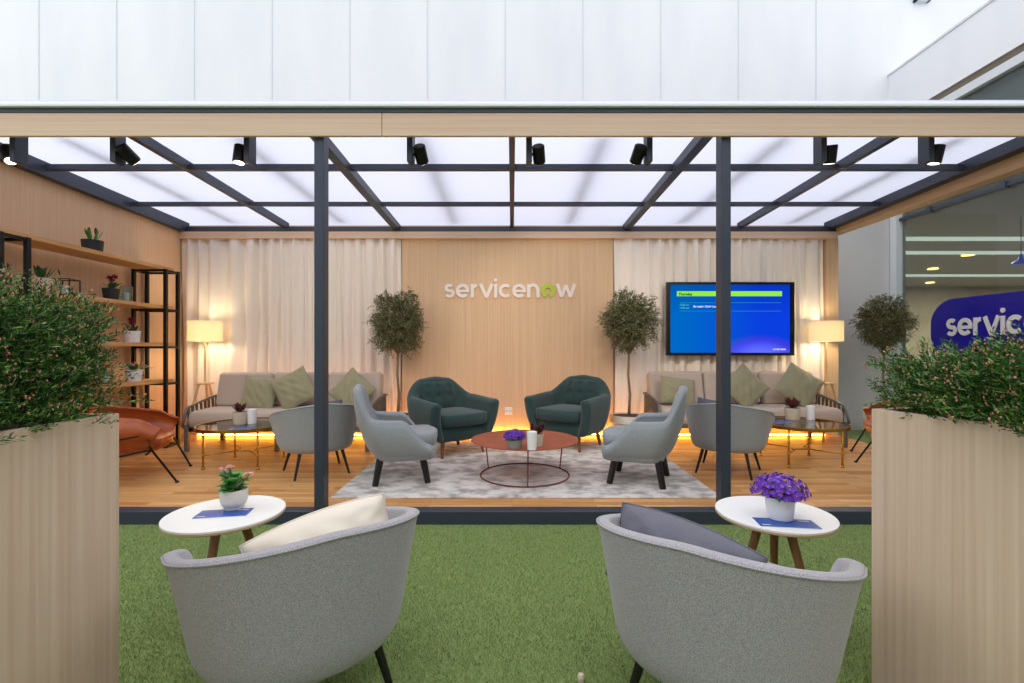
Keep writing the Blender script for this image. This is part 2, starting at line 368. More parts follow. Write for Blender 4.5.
mb.add([(XL-.1, 3.40, a), (XR+.1, 3.40, a), (XR+.1, YB+.1, b_), (XL-.1, YB+.1, b_), (XL-.1, 3.40, a+.01), (XR+.1, 3.40, a+.01), (XR+.1, YB+.1, b_+.01), (XL-.1, YB+.1, b_+.01)],
       [(0, 1, 2, 3), (7, 6, 5, 4), (0, 4, 5, 1), (1, 5, 6, 2), (2, 6, 7, 3), (3, 7, 4, 0)])
struct('ceiling', mb, M_poly)
for x in (-3.75, -2.28, -.77, .77, 2.28, 3.75):
    rafter('beam_glazing_bar', x, .07, y0=3.95, dz=.165, h=.03)

# ------------------------------------------------------------------ curtains
def curtain(x0, x1, label, group):
    n = int((x1-x0)*110); V = []; 
    r = random.Random(int(x0*100)); ph = 0; xsn = []; 
    for i in range(n+1):
        x = x0+(x1-x0)*i/n; ph += (x1-x0)/n*2*PI*(6.6+1.8*math.sin(x*2.3+1)+1.6*math.sin(x*7.1)); xsn.append((x, ph))
    rows = 14; z0, z1 = DZ+.10, 2.699
    for j in range(rows+1):
        t = j/rows; z = z0+(z1-z0)*t
        for x, p in xsn:
            a = .040*(1-.35*t)*(1+.4*math.sin(x*3.1)); drift = .5*math.sin(t*3+x*1.3)
            V.append((x+.012*math.sin(p*.5+t*4), YB-.075+a*math.sin(p+drift)+.008*math.sin(2.1*p+1), z))
    W = n+1; Fc = [(j*W+i, j*W+i+1, (j+1)*W+i+1, (j+1)*W+i) for j in range(rows) for i in range(n)]
    o = MB().add(V, Fc).build('curtain', M_curtain, smooth=True)
    md = o.modifiers.new('cloth', 'SOLIDIFY'); md.thickness = .003
    return tag(o, label, 'curtain', group)
curtain(XL+.02, -1.485, 'pleated cream curtain behind the lamp and sofa next to the shelving rack', 'curtains')
curtain(1.365, 4.17, 'pleated cream curtain behind the television screen', 'curtains')

# LED strips along the foot of the back wall
for x0, x1, lab, yy in ((XL+.30, -1.50, 'warm glowing strip light on the floor below the curtain near the rack', YB-.17), (-1.47, 1.35, 'warm glowing strip light along the foot of the veneered centre wall', YB-.10), (1.37, 4.1, 'warm glowing strip light on the floor below the curtain with the television', YB-.17)):
    o = MB().box2((x0, yy-.012, DZ+.012), (x1, yy+.012, DZ+.03)).build('led_strip', M_led)
    tag(o, lab, 'strip light', 'floor strip lights')
    MB().box2((x0, yy-.02, DZ), (x1, yy+.02, DZ+.012)).build('profile', M_frame, o)

# ------------------------------------------------------------------ sign lettering
def stroke(mb, pts, wdt, dep, closed=False):
    lift = .0015*(len(mb.v) % 7)
    """flat ribbon of width wdt along 2-D points, extruded dep deep (in x,z with y depth)."""
    P = [Vector((p[0], p[1])) for p in pts]; n = len(P); L = []; R = []
    for i in range(n):
        if closed: t = P[(i+1) % n]-P[i-1]
        else: t = P[min(i+1, n-1)]-P[max(i-1, 0)]
        t.normalize(); nn = Vector((-t.y, t.x)); sc = 1.0
        if 0 < i < n-1 and not closed:
            a = (P[i]-P[i-1]).normalized(); c = a.dot(t); sc = 1/max(c, .5)
        L.append(P[i]+nn*wdt/2*sc); R.append(P[i]-nn*wdt/2*sc)
    vs = []
    for i in range(n): vs += [(L[i].x, -lift, L[i].y), (R[i].x, -lift, R[i].y), (R[i].x, dep, R[i].y), (L[i].x, dep, L[i].y)]
    fs = []
    for i in range(n if closed else n-1):
        j = (i+1) % n
        for k in range(4): fs.append((i*4+k, i*4+(k+1) % 4, j*4+(k+1) % 4, j*4+k))
    if not closed: fs += [(0, 1, 2, 3), ((n-1)*4+3, (n-1)*4+2, (n-1)*4+1, (n-1)*4)]
    mb.add(vs, fs)
def arc(cx, cy, r, a0, a1, n=22, ry=None):
    ry = ry or r
    return [(cx+r*math.cos(math.radians(a0+(a1-a0)*i/n)), cy+ry*math.sin(math.radians(a0+(a1-a0)*i/n))) for i in range(n+1)]
W_ = .235   # stroke width; x-height is 1
def glyph(ch, dep):
    m = MB(); h = W_/2; r = .5-h
    if ch == 's':
        p = arc(.34, .70, .235, 35, 180, 12, .20)+arc(.34, .70, .235, 180, 262, 6, .20)[1:]+[(.38, .485)]+arc(.37, .31, .245, 75, -90, 12, .21)[1:]+arc(.37, .31, .29, -90, -150, 6, .21)[1:]
        stroke(m, p, W_*.95, dep); return m, .74
    if ch == 'e':
        stroke(m, arc(.5, .5, r, 0, 318, 32), W_, dep); stroke(m, [(.14, .47), (.99, .47)], W_*.8, dep); return m, 1.02
    if ch == 'c': stroke(m, arc(.5, .5, r, 45, 315, 28), W_, dep); return m, .92
    if ch == 'r': stroke(m, [(h, 0), (h, .98)], W_, dep); stroke(m, arc(.5, .48, .40, 175, 95, 10), W_, dep); return m, .58
    if ch == 'v': stroke(m, [(.07, 1.0), (.47, .1)], W_, dep); stroke(m, [(.93, 1.0), (.5, .0)], W_, dep); m.box((.485, dep/2-.002, .06), (.20, dep, .11)); return m, 1.0
    if ch == 'i': stroke(m, [(h, 0), (h, .98)], W_, dep); m.xf(Matrix.Identity(4)); m2 = MB(); m2.lathe([(.13, 0), (.13, dep)], (0, 0, 0), 20); m2.xf(Matrix.Translation((h, dep, 1.27)) @ Matrix.Rotation(PI/2, 4, 'X')); m.add(m2.v, m2.f); return m, .27
    if ch == 'n': stroke(m, [(h, 0), (h, .98)], W_, dep); stroke(m, arc(.46, .54, .34, 170, 0, 16, .37)+[(.80, 0)], W_, dep); return m, .92
    if ch == 'o':
        stroke(m, arc(.54, .50, .37, -72, 252, 30), .30, dep); return m, 1.09
    if ch == 'w':
        stroke(m, [(.07, 1.0), (.38, .04)], W_, dep); stroke(m, [(.38, .04), (.70, .92)], W_*.9, dep); stroke(m, [(.70, .92), (1.0, .04)], W_*.9, dep); stroke(m, [(1.0, .04), (1.34, 1.0)], W_, dep); return m, 1.38
def lettering(word, origin, xh, total, dep, mats, parent, ux=Vector((1, 0, 0)), out=Vector((0, -1, 0))):
    gap = .07; gl = [glyph(c, dep/xh) for c in word]; tw = sum(g_[1] for g_ in gl)+gap*(len(word)-1); sx_ = total/(tw*xh); x = 0
    for k, (m, wd_) in enumerate(gl):
        vs = []
        for p in m.v:
            vs.append(Vector(origin)+ux*((x+p[0])*xh*sx_)+Vector((0, 0, p[2]*xh))+out*(dep-p[1]*xh))
        m.v = [tuple(q) for q in vs]
        m.build('letter', mats.get(k, mats[-1]), parent); x += wd_+gap
Ys = YB-.061
lg = thing('wall_sign', (0, 0, 0), 0, 'white raised lettering with one lime letter on the veneered wall', 'sign')
lettering('servicenow', at(445, 297.8, Ys), .183, at(575, 0, Ys).x-at(445, 0, Ys).x, .025, {-1: M_letter, 8: M_lime}, lg)

# blue sign on the glass facade
XS = 5.80
sg = thing('shop_sign', (0, 0, 0), 0, 'rounded dark blue sign with white letters on the glass facade', 'sign')
ya, yb, z0, z1 = 6.58, 3.9, 1.10, 1.90; R_ = .34; poly = []
for cx, cz, a0 in ((ya-R_, z1-R_, 0), (yb+R_, z1-R_, 90), (yb+R_, z0+R_, 180), (ya-R_, z0+R_, 270)):
    for k in range(11):
        q = math.radians(a0+9*k); poly.append((cx+R_*math.cos(q), cz+R_*math.sin(q)))
m = MB(); n_ = len(poly)
m.add([(XS, p[0], p[1]) for p in poly]+[(XS+.04, p[0], p[1]) for p in poly], [tuple(range(n_)), tuple(range(n_, 2*n_))[::-1]]+[(i, n_+i, n_+(i+1) % n_, (i+1) % n_) for i in range(n_)])
m.build('board', mat('dark_blue_board', (26, 18, 124), .35, emit=(26, 18, 124), estr=.25), sg)
lettering('servicenow', Vector((XS, 6.33, 1.41)), .225, 1.85, .012, {-1: M_white, 8: M_lime}, sg, ux=Vector((0, -1, 0)), out=Vector((-1, 0, 0)))

# ------------------------------------------------------------------ television
def text_mesh(s, size, loc, m, parent, name='text', bold=0.0, rot=(PI/2, 0, 0)):
    cu = bpy.data.curves.new('t', 'FONT'); cu.body = s; cu.size = size; cu.extrude = .0006; cu.offset = bold
    o = bpy.data.objects.new('t', cu); C.objects.link(o); bpy.context.view_layer.update()
    me = bpy.data.meshes.new_from_object(o.evaluated_get(bpy.context.evaluated_depsgraph_get())); bpy.data.objects.remove(o)
    me.name = name; me.materials.clear(); me.materials.append(m); q = bpy.data.objects.new(name, me); C.objects.link(q); q.location = loc; q.rotation_euler = rot; q.parent = parent
    return q
YT = 6.16
a, b_ = at(667, 282, YT), at(794.5, 355.5, YT)
tv = thing('television', ((a.x+b_.x)/2, YT, (a.z+b_.z)/2), 0, 'wall television showing a blue agenda screen, hung before the curtain', 'television')
TW, TH = b_.x-a.x, a.z-b_.z
m = MB(); bz = .045
m.box2((-TW/2, 0, -TH/2), (-TW/2+bz, .06, TH/2)); m.box2((TW/2-bz, 0, -TH/2), (TW/2, .06, TH/2)); m.box2((-TW/2+bz, 0, TH/2-bz*.7), (TW/2-bz, .06, TH/2)); m.box2((-TW/2+bz, 0, -TH/2), (TW/2-bz, .06, -TH/2+bz*.8))
m.box2((-TW/2+bz, .03, -TH/2+.03), (TW/2-bz, .06, TH/2-.03)); m.build('bezel', M_blk, tv)
MB().box2((-.25, .06, -.15), (.25, .075, .15)).box2((-.2, .075, -.08), (.2, YB-YT-.001, .08)).build('wall_bracket', M_dark, tv)
def screen_mat():
    m = bpy.data.materials.new('screen_image'); m.use_nodes = True; n = m.node_tree.nodes; l = m.node_tree.links; n.remove(n['Principled BSDF'])
    e = n.new('ShaderNodeEmission'); l.new(e.outputs[0], n['Material Output'].inputs[0])
    t = n.new('ShaderNodeTexCoord'); s_ = n.new('ShaderNodeSeparateXYZ'); l.new(t.outputs['Generated'], s_.inputs[0])
    r1 = n.new('ShaderNodeValToRGB'); l.new(s_.outputs['X'], r1.inputs[0])
    c = r1.color_ramp.elements; c[0].color = lin((0, 100, 190)); c[1].color = lin((10, 60, 215)); c[0].position = .1; c[1].position = .75
    sub = n.new('ShaderNodeVectorMath'); sub.operation = 'DISTANCE'; sub.inputs[1].default_value = (.78, .5, -.10)
    mp = n.new('ShaderNodeMapping'); mp.inputs['Scale'].default_value = (1, 0, 1); l.new(t.outputs['Generated'], mp.inputs[0]); sub.inputs[1].default_value = (.76, 0, -.12); l.new(mp.outputs[0], sub.inputs[0])
    r2 = n.new('ShaderNodeValToRGB'); l.new(sub.outputs['Value'], r2.inputs[0]); c = r2.color_ramp.elements; c[0].position = .15; c[0].color = lin((96, 110, 255)); c[1].position = .40; c[1].color = (0, 0, 0, 1)
    q = r2.color_ramp.elements.new(.30); q.color = lin((60, 60, 225))
    mx = n.new('ShaderNodeMix'); mx.data_type = 'RGBA'; mx.blend_type = 'LIGHTEN'; mx.inputs['Factor'].default_value = 1; l.new(r1.outputs[0], mx.inputs['A']); l.new(r2.outputs[0], mx.inputs['B'])
    r3 = n.new('ShaderNodeValToRGB'); l.new(s_.outputs['Z'], r3.inputs[0]); c = r3.color_ramp.elements; c[0].position = .55; c[0].color = (1, 1, 1, 1); c[1].position = 1; c[1].color = (.55, .75, .72, 1)
    m2 = n.new('ShaderNodeMix'); m2.data_type = 'RGBA'; m2.blend_type = 'MULTIPLY'; m2.inputs['Factor'].default_value = 1; l.new(mx.outputs['Result'], m2.inputs['A']); l.new(r3.outputs[0], m2.inputs['B'])
    l.new(m2.outputs['Result'], e.inputs[0]); e.inputs[1].default_value = 1.1; return m
scr = MB().box2((-TW/2+bz, .024, -TH/2+bz*.8), (TW/2-bz, .032, TH/2-bz*.7)).build('screen', screen_mat(), tv)
E_lime = emitter('screen_lime', (150, 240, 60), 1.0); E_teal = emitter('screen_teal', (40, 150, 190), .9); E_wht = emitter('screen_white', (235, 240, 255), 1.0); E_grn = emitter('screen_green', (90, 220, 190), .9); E_dk = emitter('screen_dark', (20, 90, 60), .6)
def sp(px, py): q = at(px, py, YT); return q.x-tv.location.x, q.z-tv.location.z
def sbar(x0, y0, x1, y1, m, d=.022):
    p, q = sp(x0, y0), sp(x1, y1); return MB().box2((p[0], d, q[1]), (q[0], .0235, p[1])).build('screen_bar', m, scr)
sbar(677.5, 291, 783, 296, E_lime)
for y in (302.3, 310.7): sbar(680, y, 782, y+.5, E_teal)
p = sp(679, 295.2); text_mesh('Thursday', .048, (p[0], .0215, p[1]), E_dk, scr, 'screen_text', .0015)
p = sp(680, 305.6); text_mesh('10:00 am -', .034, (p[0], .0215, p[1]), E_grn, scr, 'screen_text')
p = sp(680, 308.6); text_mesh('12:00 pm', .034, (p[0], .0215, p[1]), E_grn, scr, 'screen_text')
p = sp(694, 307.2); text_mesh('Executive Circle Lounge', .036, (p[0], .0215, p[1]), E_wht, scr, 'screen_text', .001)
p = sp(774, 350); text_mesh('servicenow', .036, (p[0], .0215, p[1]), E_wht, scr, 'screen_text', .001)

q = at(508.5, 411, YB-.065)
o = MB().box2((q.x-.05, q.y-.012, q.z-.05), (q.x+.05, q.y+.004, q.z+.05)).build('wall_socket', M_white, bevel=.006)
tag(o, 'square white wall socket on the veneered wall between the green armchairs', 'socket')
for s_ in (-1, 1): MB().lathe([(.018, 0), (.018, .004)], (0, 0, 0), 14).xf(Matrix.Translation((q.x+s_*.026, q.y-.012, q.z)) @ Matrix.Rotation(PI/2, 4, 'X')).build('outlet', M_seam, o)

# ------------------------------------------------------------------ track spotlights
M_lens = emitter('spot_lens', (255, 232, 190), 7.0)
spots = [(19, 8, (.45, -.25, -.85), 'spotlight with a bright lens at the end of the beam by the veneered side wall'),
         (118, 130, (.25, .85, -.6), 'black box spotlight between the side wall and the outer rafter'),
         (250, 238, (-.05, -.12, -1), 'black spotlight with lit lens just before the column by the rack'),
         (411, 420, (.1, .8, -.75), 'black spotlight tilted to the lettering, beyond the column by the rack'),
         (529, 538, (.12, .75, -.7), 'black spotlight close to the central rafter'),
         (648, 639, (-.15, .8, -.7), 'black round spotlight before the column nearer the television'),
         (820, 829, (.1, .35, -1), 'black box spotlight beyond the column nearer the television'),
         (926, 936, (-.1, .2, -1), 'black box spotlight at the glass facade end of the beam')]
YSP = 3.52
for bxp, hxp, d, lab in spots:
    pb, ph_ = at(bxp, 150, YSP), at(hxp, 150, YSP)
    t = thing('track_spotlight', (pb.x, YSP, 2.86), 0, lab, 'spotlight', 'spotlights along the front beam')
    MB().box2((-.021, -.05, -.245), (.021, .05, 0)).build('driver_box', M_dark, t, bevel=.004)
    s_ = 1 if hxp > bxp else -1
    dv = Vector(d).normalized(); R = dv.to_track_quat('Z', 'Y').to_matrix().to_4x4(); c = Vector((s_*.073, 0, -.175))
    MB().lathe([(.040, -.065), (.046, -.06), (.046, .06), (.041, .065)], (0, 0, 0), 20).xf(Matrix.Translation(c) @ R).build('lamp_head', M_blk, t, bevel=.002)
    MB().lathe([(.034, .0655), (.034, .068)], (0, 0, 0), 20).xf(Matrix.Translation(c) @ R).build('lens', M_lens, t)
    MB().tube([(s_*.02, 0, -.175), (s_*.035, 0, -.175)], .012, 10).build('joint', M_blk, t)
    if hxp in (420, 538, 639, 829, 130):
        L = bpy.data.lights.new('spot', 'SPOT'); L.energy = 56; L.spot_size = math.radians(85); L.spot_blend = .6; L.color = (1, .86, .68); L.shadow_soft_size = .03
        lo = bpy.data.objects.new('lamp_light', L); C.objects.link(lo); lo.parent = t; lo.location = c+dv*.09
        lo.rotation_euler = Vector({420: (-.25, 1, -.55), 538: (.3, 1, -.55), 639: (-.1, 1, -.6), 829: (.2, 1, -.55), 130: (.1, 1, -.5)}[hxp]).to_track_quat('-Z', 'Y').to_euler()
struct('trim_9', MB().box2((-4.3, YSP-.02, 2.86), (4.3, YSP+.02, 2.885)), M_blk)

# ------------------------------------------------------------------ rug
m = MB(); m.box2((-1.40, 3.66, DZ), (1.62, 5.80, DZ+.012))
o = m.build('rug', M_rug, bevel=.005); o.rotation_euler = (0, 0, .0)
tag(o, 'mottled silver grey rug under the red table and armchairs', 'rug')
RZ = DZ+.012

# ------------------------------------------------------------------ seat shells
def upath(w_, yf, yb, rc, ns):
    """U path from the front of the +x arm round the back to the front of the -x arm. Returns (x, y, nx, ny, s) with s the angle-like position -1..1."""
    hx = w_/2; rc = min(rc, hx); L1 = yf-(yb+rc); La = PI/2*rc; Lb = hx-rc
    tot = L1+La+Lb; out = []
    for i in range(-ns, ns+1):
        s = i/ns; d = (1-abs(s))*tot; sg = 1 if s >= 0 else -1    # d measured from arm front
        if d < L1: p = (hx, yf-d, 1, 0)
        elif d < L1+La:
            q = (d-L1)/rc; p = (hx-rc+rc*math.cos(q), yb+rc-rc*math.sin(q), math.cos(q), -math.sin(q))
        else: p = (hx-rc-(d-L1-La), yb, 0, -1)
        out.append((sg*p[0], p[1], sg*p[2], p[3], s))
    return out
def shell(name, m, parent, bot, top, z0, H, thick, ns=28, nt=7, bulge=0.0, sub=1, rimr=1.0, thickf=None, prof=1.0, inset=0.0, z0f=None):
    zc = z0
    """closed upholstered shell between a bottom U path and a top U path; H(s) gives the rim height."""
    A, B = upath(*bot, ns), upath(*top, ns); vs = []; NS = 0
    for a, b_ in zip(A, B):
        s = a[4]; h = H(s); z0 = z0f(s) if z0f else zc; tk = thick if thickf is None else thickf(s); sec = []
        for j in range(nt+1):
            t = j/nt; k = t**prof
            bl = bulge*math.sin(PI*t)-(inset if j == 0 else 0)
            x = a[0]+(b_[0]-a[0])*k+a[2]*bl; y = a[1]+(b_[1]-a[1])*k+a[3]*bl
            sec.append((x, y, z0+(h-z0)*t, 0))
        loop = []
        for x, y, z, _ in sec[:-1]: loop.append((x, y, z))
        x, y, z, _ = sec[-1]; nx, ny = b_[2], b_[3]
        for q in range(7):
            g_ = PI*q/6; off = tk/2*(1-math.cos(g_)); loop.append((x-nx*off, y-ny*off, z-tk*.5*rimr+tk*.5*rimr*math.sin(g_)))
        for x, y, z, _ in sec[-2::-1]: loop.append((x-a[2]*tk, y-a[3]*tk, z))
        NS = len(loop); vs += loop
    n = 2*ns+1; fs = []
    for i in range(n-1):
        for k in range(NS): fs.append((i*NS+k, (i+1)*NS+k, (i+1)*NS+(k+1) % NS, i*NS+(k+1) % NS))
    # rounded end caps: inset centre lines
    for i, sg in ((0, 1), (n-1, -1)):
        base = i*NS; half = nt
        # strip between outer and inner sides, pushed slightly forward
        mids = []
        for j in range(nt):
            o_, in_ = Vector(vs[base+j]), Vector(vs[base+NS-1-j]); md = (o_+in_)/2; md.y += thick*.35; mids.append(len(vs)); vs.append(tuple(md))
        topm = Vector(vs[base+nt+3])*.5+(Vector(vs[base+nt])+Vector(vs[base+nt+6]))*.25; topm.y += thick*.3; tm = len(vs); vs.append(tuple(topm))
        for j in range(nt-1):
            fs.append((base+j, base+j+1, mids[j+1], mids[j])); fs.append((mids[j], mids[j+1], base+NS-2-j, base+NS-1-j))
        fs.append((base+nt-1, base+nt, tm, mids[nt-1])); fs.append((mids[nt-1], tm, base+nt+6, base+nt+7))
        for q in range(6): fs.append((base+nt+q, base+nt+q+1, tm))
        fs.append((base, mids[0], base+NS-1))
    return MB().add(vs, fs).build(name, m, parent, smooth=True, sub=sub)
def sstep(a, b_, x):
    t = min(1, max(0, (x-a)/(b_-a))); return t*t*(3-2*t)
def rbox(name, m, parent, c, d, r, seg=5, rot=None, taper=0):
    mb = MB().box((0, 0, 0), d)
    if taper: mb.v = [(p[0]*(1-taper*(.5-p[2]/d[2])), p[1]*(1-taper*(.5-p[2]/d[2])), p[2]) for p in mb.v]
    mb.xf(Matrix.Translation(c) @ (rot.to_matrix().to_4x4() if rot else Matrix.Identity(4)))
    return mb.build(name, m, parent, bevel=r, seg=seg)
def disc_body(name, m, parent, path, z0, z1, r0=.9, shift=0, sub=1, mid=1.0):
    """solid under-seat body following a closed outline: path list of (x,y)."""
    cx = sum(p[0] for p in path)/len(path); cy = sum(p[1] for p in path)/len(path); vs = []; n = len(path)
    for z, k in ((z0, r0*.92), (z0+.012, r0), ((z0+z1)/2, (r0+mid)/2+.02), (z1-.012, mid), (z1, mid*.93)):
        for x, y in path: vs.append((cx+(x-cx)*k, cy+(y-cy)*k, z))
    fs = [tuple(range(n))[::-1], tuple(4*n+k for k in range(n))]+[(i*n+k, i*n+(k+1) % n, (i+1)*n+(k+1) % n, (i+1)*n+k) for i in range(4) for k in range(n)]
    return MB().add(vs, fs).build(name, m, parent, smooth=True)
def leg(parent, m, top, foot, r0, r1, n=12): return MB().tube([top, foot], [r0, r1], n).build('leg', m, parent, smooth=False)
def seat_outline(w_, yb, yf, rc, bow=0.04, n=10):
    hx = w_/2; P = []
    for k in range(n+1): q = PI+PI/2*k/n; P.append((-hx+rc+rc*math.cos(q), yb+rc+rc*math.sin(q)))
    for k in range(n+1): q = -PI/2+PI/2*k/n; P.append((hx-rc+rc*math.cos(q), yb+rc+rc*math.sin(q)))
    rf = .07
    for k in range(n+1):
        q = PI/2*k/n; P.append((hx-rf+rf*math.cos(q), yf-rf+rf*math.sin(q)))
    for k in range(1, n): t = k/n; P.append((hx-rf-(w_-2*rf)*t, yf+bow*math.sin(PI*t)))
    for k in range(n+1):
        q = PI/2+PI/2*k/n; P.append((-hx+rf+rf*math.cos(q), yf-rf+rf*math.sin(q)))
    return P

# --- low tub chair (local +Y is the way the sitter faces)
def tub_chair(loc, rz, label, fab, deck=True):
    t = thing('tub_chair', loc, rz, label, 'chair', 'grey tub chairs')
    H = lambda s: .71-.18*abs(s)**1.5
    shell('shell', fab, t, (.66, .19, -.33, .31), (.80, .29, -.395, .38), .235, H, .045, prof=1.15, inset=.02, rimr=.5, thickf=lambda s: .045+.05*sstep(.90, 1, abs(s)))
    pp = [(p[0]+p[2]*.001, p[1]+p[3]*.001, H(p[4])-.010) for p in upath(.80, .29, -.395, .38, 28)[4:-4]]
    MB().tube(pp, .0035, 6).build('piping', fab, t, smooth=True)
    disc_body('seat_base', fab, t, seat_outline(.63, -.30, .26, .28), .240, .33, .96)
    disc_body('seat_cushion', M_gseat, t, seat_outline(.62, -.27, .30, .27), .325, .44, .97)
    for x, y in ((-.22, -.22), (.22, -.22), (-.24, .20), (.24, .20)):
        leg(t, M_blkwood, (x*.85, y*.85, .25), (x*1.12, y*1.12, 0), .017, .010)
    return t
rot = lambda deg: math.radians(deg-90)
tub_chair((-.745, 1.69, 0), rot(128), 'grey tub chair on the grass with a cream pillow inside', M_grey2)
tub_chair((.70, 1.61, 0), rot(53), 'grey tub chair on the grass with a grey violet pillow inside', M_grey2)
tub_chair((-1.83, 4.46, DZ), rot(124), 'light grey tub chair on the deck behind the column towards the rack', M_grey).scale = (.95,)*3
tub_chair((2.03, 4.48, DZ), rot(57), 'light grey tub chair on the deck behind the column, before the television sofa', M_grey).scale = (.95,)*3

# --- grey wing armchair with thick black legs
def wing_chair(loc, rz, label):
    t = thing('armchair', loc, rz, label, 'armchair', 'grey high-backed armchairs')
    def H(s):
        a = abs(s)
        return .835-.02*sstep(.0, .22, a)-.255*sstep(.22, .48, a)-.01*sstep(.48, .66, a)-.21*sstep(.72, 1.0, a)
    shell('shell', M_grey, t, (.56, .24, -.25, .20), (.66, .235, -.40, .20), .215, H, .075, bulge=.04, ns=36, inset=.03)
    disc_body('seat_base', M_grey, t, seat_outline(.58, -.24, .285, .16, .03), .20, .315, .93)
    disc_body('seat_cushion', M_gseat, t, seat_outline(.50, -.22, .275, .10, .04), .31, .425, .97)
    for x, y in ((-.20, -.19), (.20, -.19), (-.20, .19), (.20, .19)): leg(t, M_blkwood, (x*.92, y*.9, .24), (x*1.12, y*1.14, 0), .031, .026, 14)
    return t
wc = wing_chair((-.98, 4.21, RZ), rot(14), 'grey high-backed armchair with black legs facing the red table, on the rack side')
dup(wc, (1.11, 4.15, RZ), rot(158), 'grey high-backed armchair with black legs facing the red table, on the television side')

# --- dark green armchair
def green_chair(loc, rz, label):
    t = thing('armchair', loc, rz, label, 'armchair', 'dark green armchairs')
    def H(s):
        a = abs(s); return .82-.02*sstep(0, .18, a)-.185*sstep(.16, .52, a)-.025*sstep(.5, 1, a)
    shell('shell', M_green, t, (.70, .27, -.30, .20), (.86, .34, -.40, .26), .17, H, .115, bulge=.03, ns=36)
    disc_body('seat_base', M_green, t, seat_outline(.62, -.28, .27, .18, .03), .165, .33, .94, mid=1.02)
    disc_body('seat_cushion', M_green, t, seat_outline(.58, -.26, .33, .10, .03), .325, .455, .99)
    bt = MB(); R = Matrix.Rotation(math.radians(-12), 4, 'X')
    # tufted inner back pad
    nx, nz = 25, 15; V = []; Fc = []; btn = [(-.15, .60), (0, .60), (.15, .60), (-.15, .70), (0, .70), (.15, .70)]
    def pad(x, z):
        d = .062*max(0, 1-(x/.27)**4)**.6*max(0, 1-((z-.60)/.175)**4)**.6
        for bx_, bz_ in btn: d -= .030*math.exp(-((x-bx_)**2+(z-bz_)**2)/.0011)
        return d
    for j in range(nz):
        for i in range(nx):
            x = -.27+.54*i/(nx-1); z = .425+.35*j/(nz-1); y = -.288-.02*(z-.43)/.37; V.append((x*(1-.22*(j/(nz-1))**3), y+pad(x, z), z))
    for j in range(nz-1):
        for i in range(nx-1): Fc.append((j*nx+i, j*nx+i+1, (j+1)*nx+i+1, (j+1)*nx+i))
    k = len(V); V += [(p[0]*.97, -.32, p[2]) for p in V]
    Fc += [(a_+k, d_+k, c_+k, b2+k) for a_, b2, c_, d_ in list(Fc)]
    ring = [i for i in range(nx)]+[j*nx+nx-1 for j in range(1, nz)]+[(nz-1)*nx+i for i in range(nx-2, -1, -1)]+[j*nx for j in range(nz-2, 0, -1)]
    for a_, b2 in zip(ring, ring[1:]+ring[:1]): Fc.append((a_, a_+k, b2+k, b2))
    MB().add(V, Fc).build('back_pad', M_green, t, smooth=True)
    for bx_, bz_ in btn:
        y = -.288-.02*(bz_-.43)/.37+pad(bx_, bz_)+.003; MB().ell((bx_, y, bz_), (.010, .006, .010), 10, 6).build('button', M_green, t, smooth=True)
    for x, y in ((-.26, -.24), (.26, -.24), (-.26, .24), (.26, .24)): leg(t, M_walnut, (x*.9, y*.9, .19), (x*1.02, y*1.04, 0), .024, .015)
    return t
gc = green_chair((-.68, 5.27, RZ), rot(-50), 'dark green button-back armchair beside the olive tree near the rack-side curtain')
dup(gc, (.68, 5.58, RZ), rot(-127), 'dark green button-back armchair beside the large white tree pot')

# --- leather shell chair on wire legs
def leather_chair(loc, rz, label, lm):
    t = thing('lounge_chair', loc, rz, label, 'chair', 'leather lounge chairs')
    def H(s): a = abs(s); return .65-.02*sstep(0, .4, a)-.06*sstep(.35, .9, a)-.08*sstep(.82, 1.0, a)
    shell('shell', lm, t, (.54, .24, -.16, .22), (.72, .31, -.40, .33), .25, H, .035, bulge=.085, ns=30, z0f=lambda s: .24+.07*sstep(.3, 1, abs(s)))
    disc_body('seat', lm, t, seat_outline(.58, -.24, .30, .2, .04), .27, .38, .84, mid=1.0)
    fr = MB()
    for s in (-1, 1):
        x = s*.39
        fr.tube([(x, .25, .31), (x, .22, .44), (x, -.12, .39), (x, -.13, .25)], .009, 8, closed=True)
        fr.tube([(x, .22, .275), (-x, .22, .275)], .008, 8) if s == 1 else fr.tube([(x, -.13, .235), (-x, -.13, .235)], .008, 8)
    fr.build('wire_frame', M_blk, t, smooth=True)
    for x, y, tx, ty in ((.31, .42, .39, .24), (-.31, .42, -.39, .24), (.31, -.36, .39, -.13), (-.31, -.36, -.39, -.13)):
        l_ = MB().tube([(tx, ty, .34 if y > 0 else .25), (x, y, .004)], .009, 8).build('leg', M_blk, t)
        MB().lathe([(.016, 0), (.016, .012), (.010, .016)], (x, y, 0), 12).build('foot', M_blk, l_)
    return t
leather_chair((-3.40, 4.20, DZ), rot(25), 'cognac leather lounge chair with wire frame in front of the shelving rack', M_leather)
leather_chair((4.01, 4.86, DZ), rot(148), 'tan leather lounge chair beside the planter at the glass facade side', M_leather2)

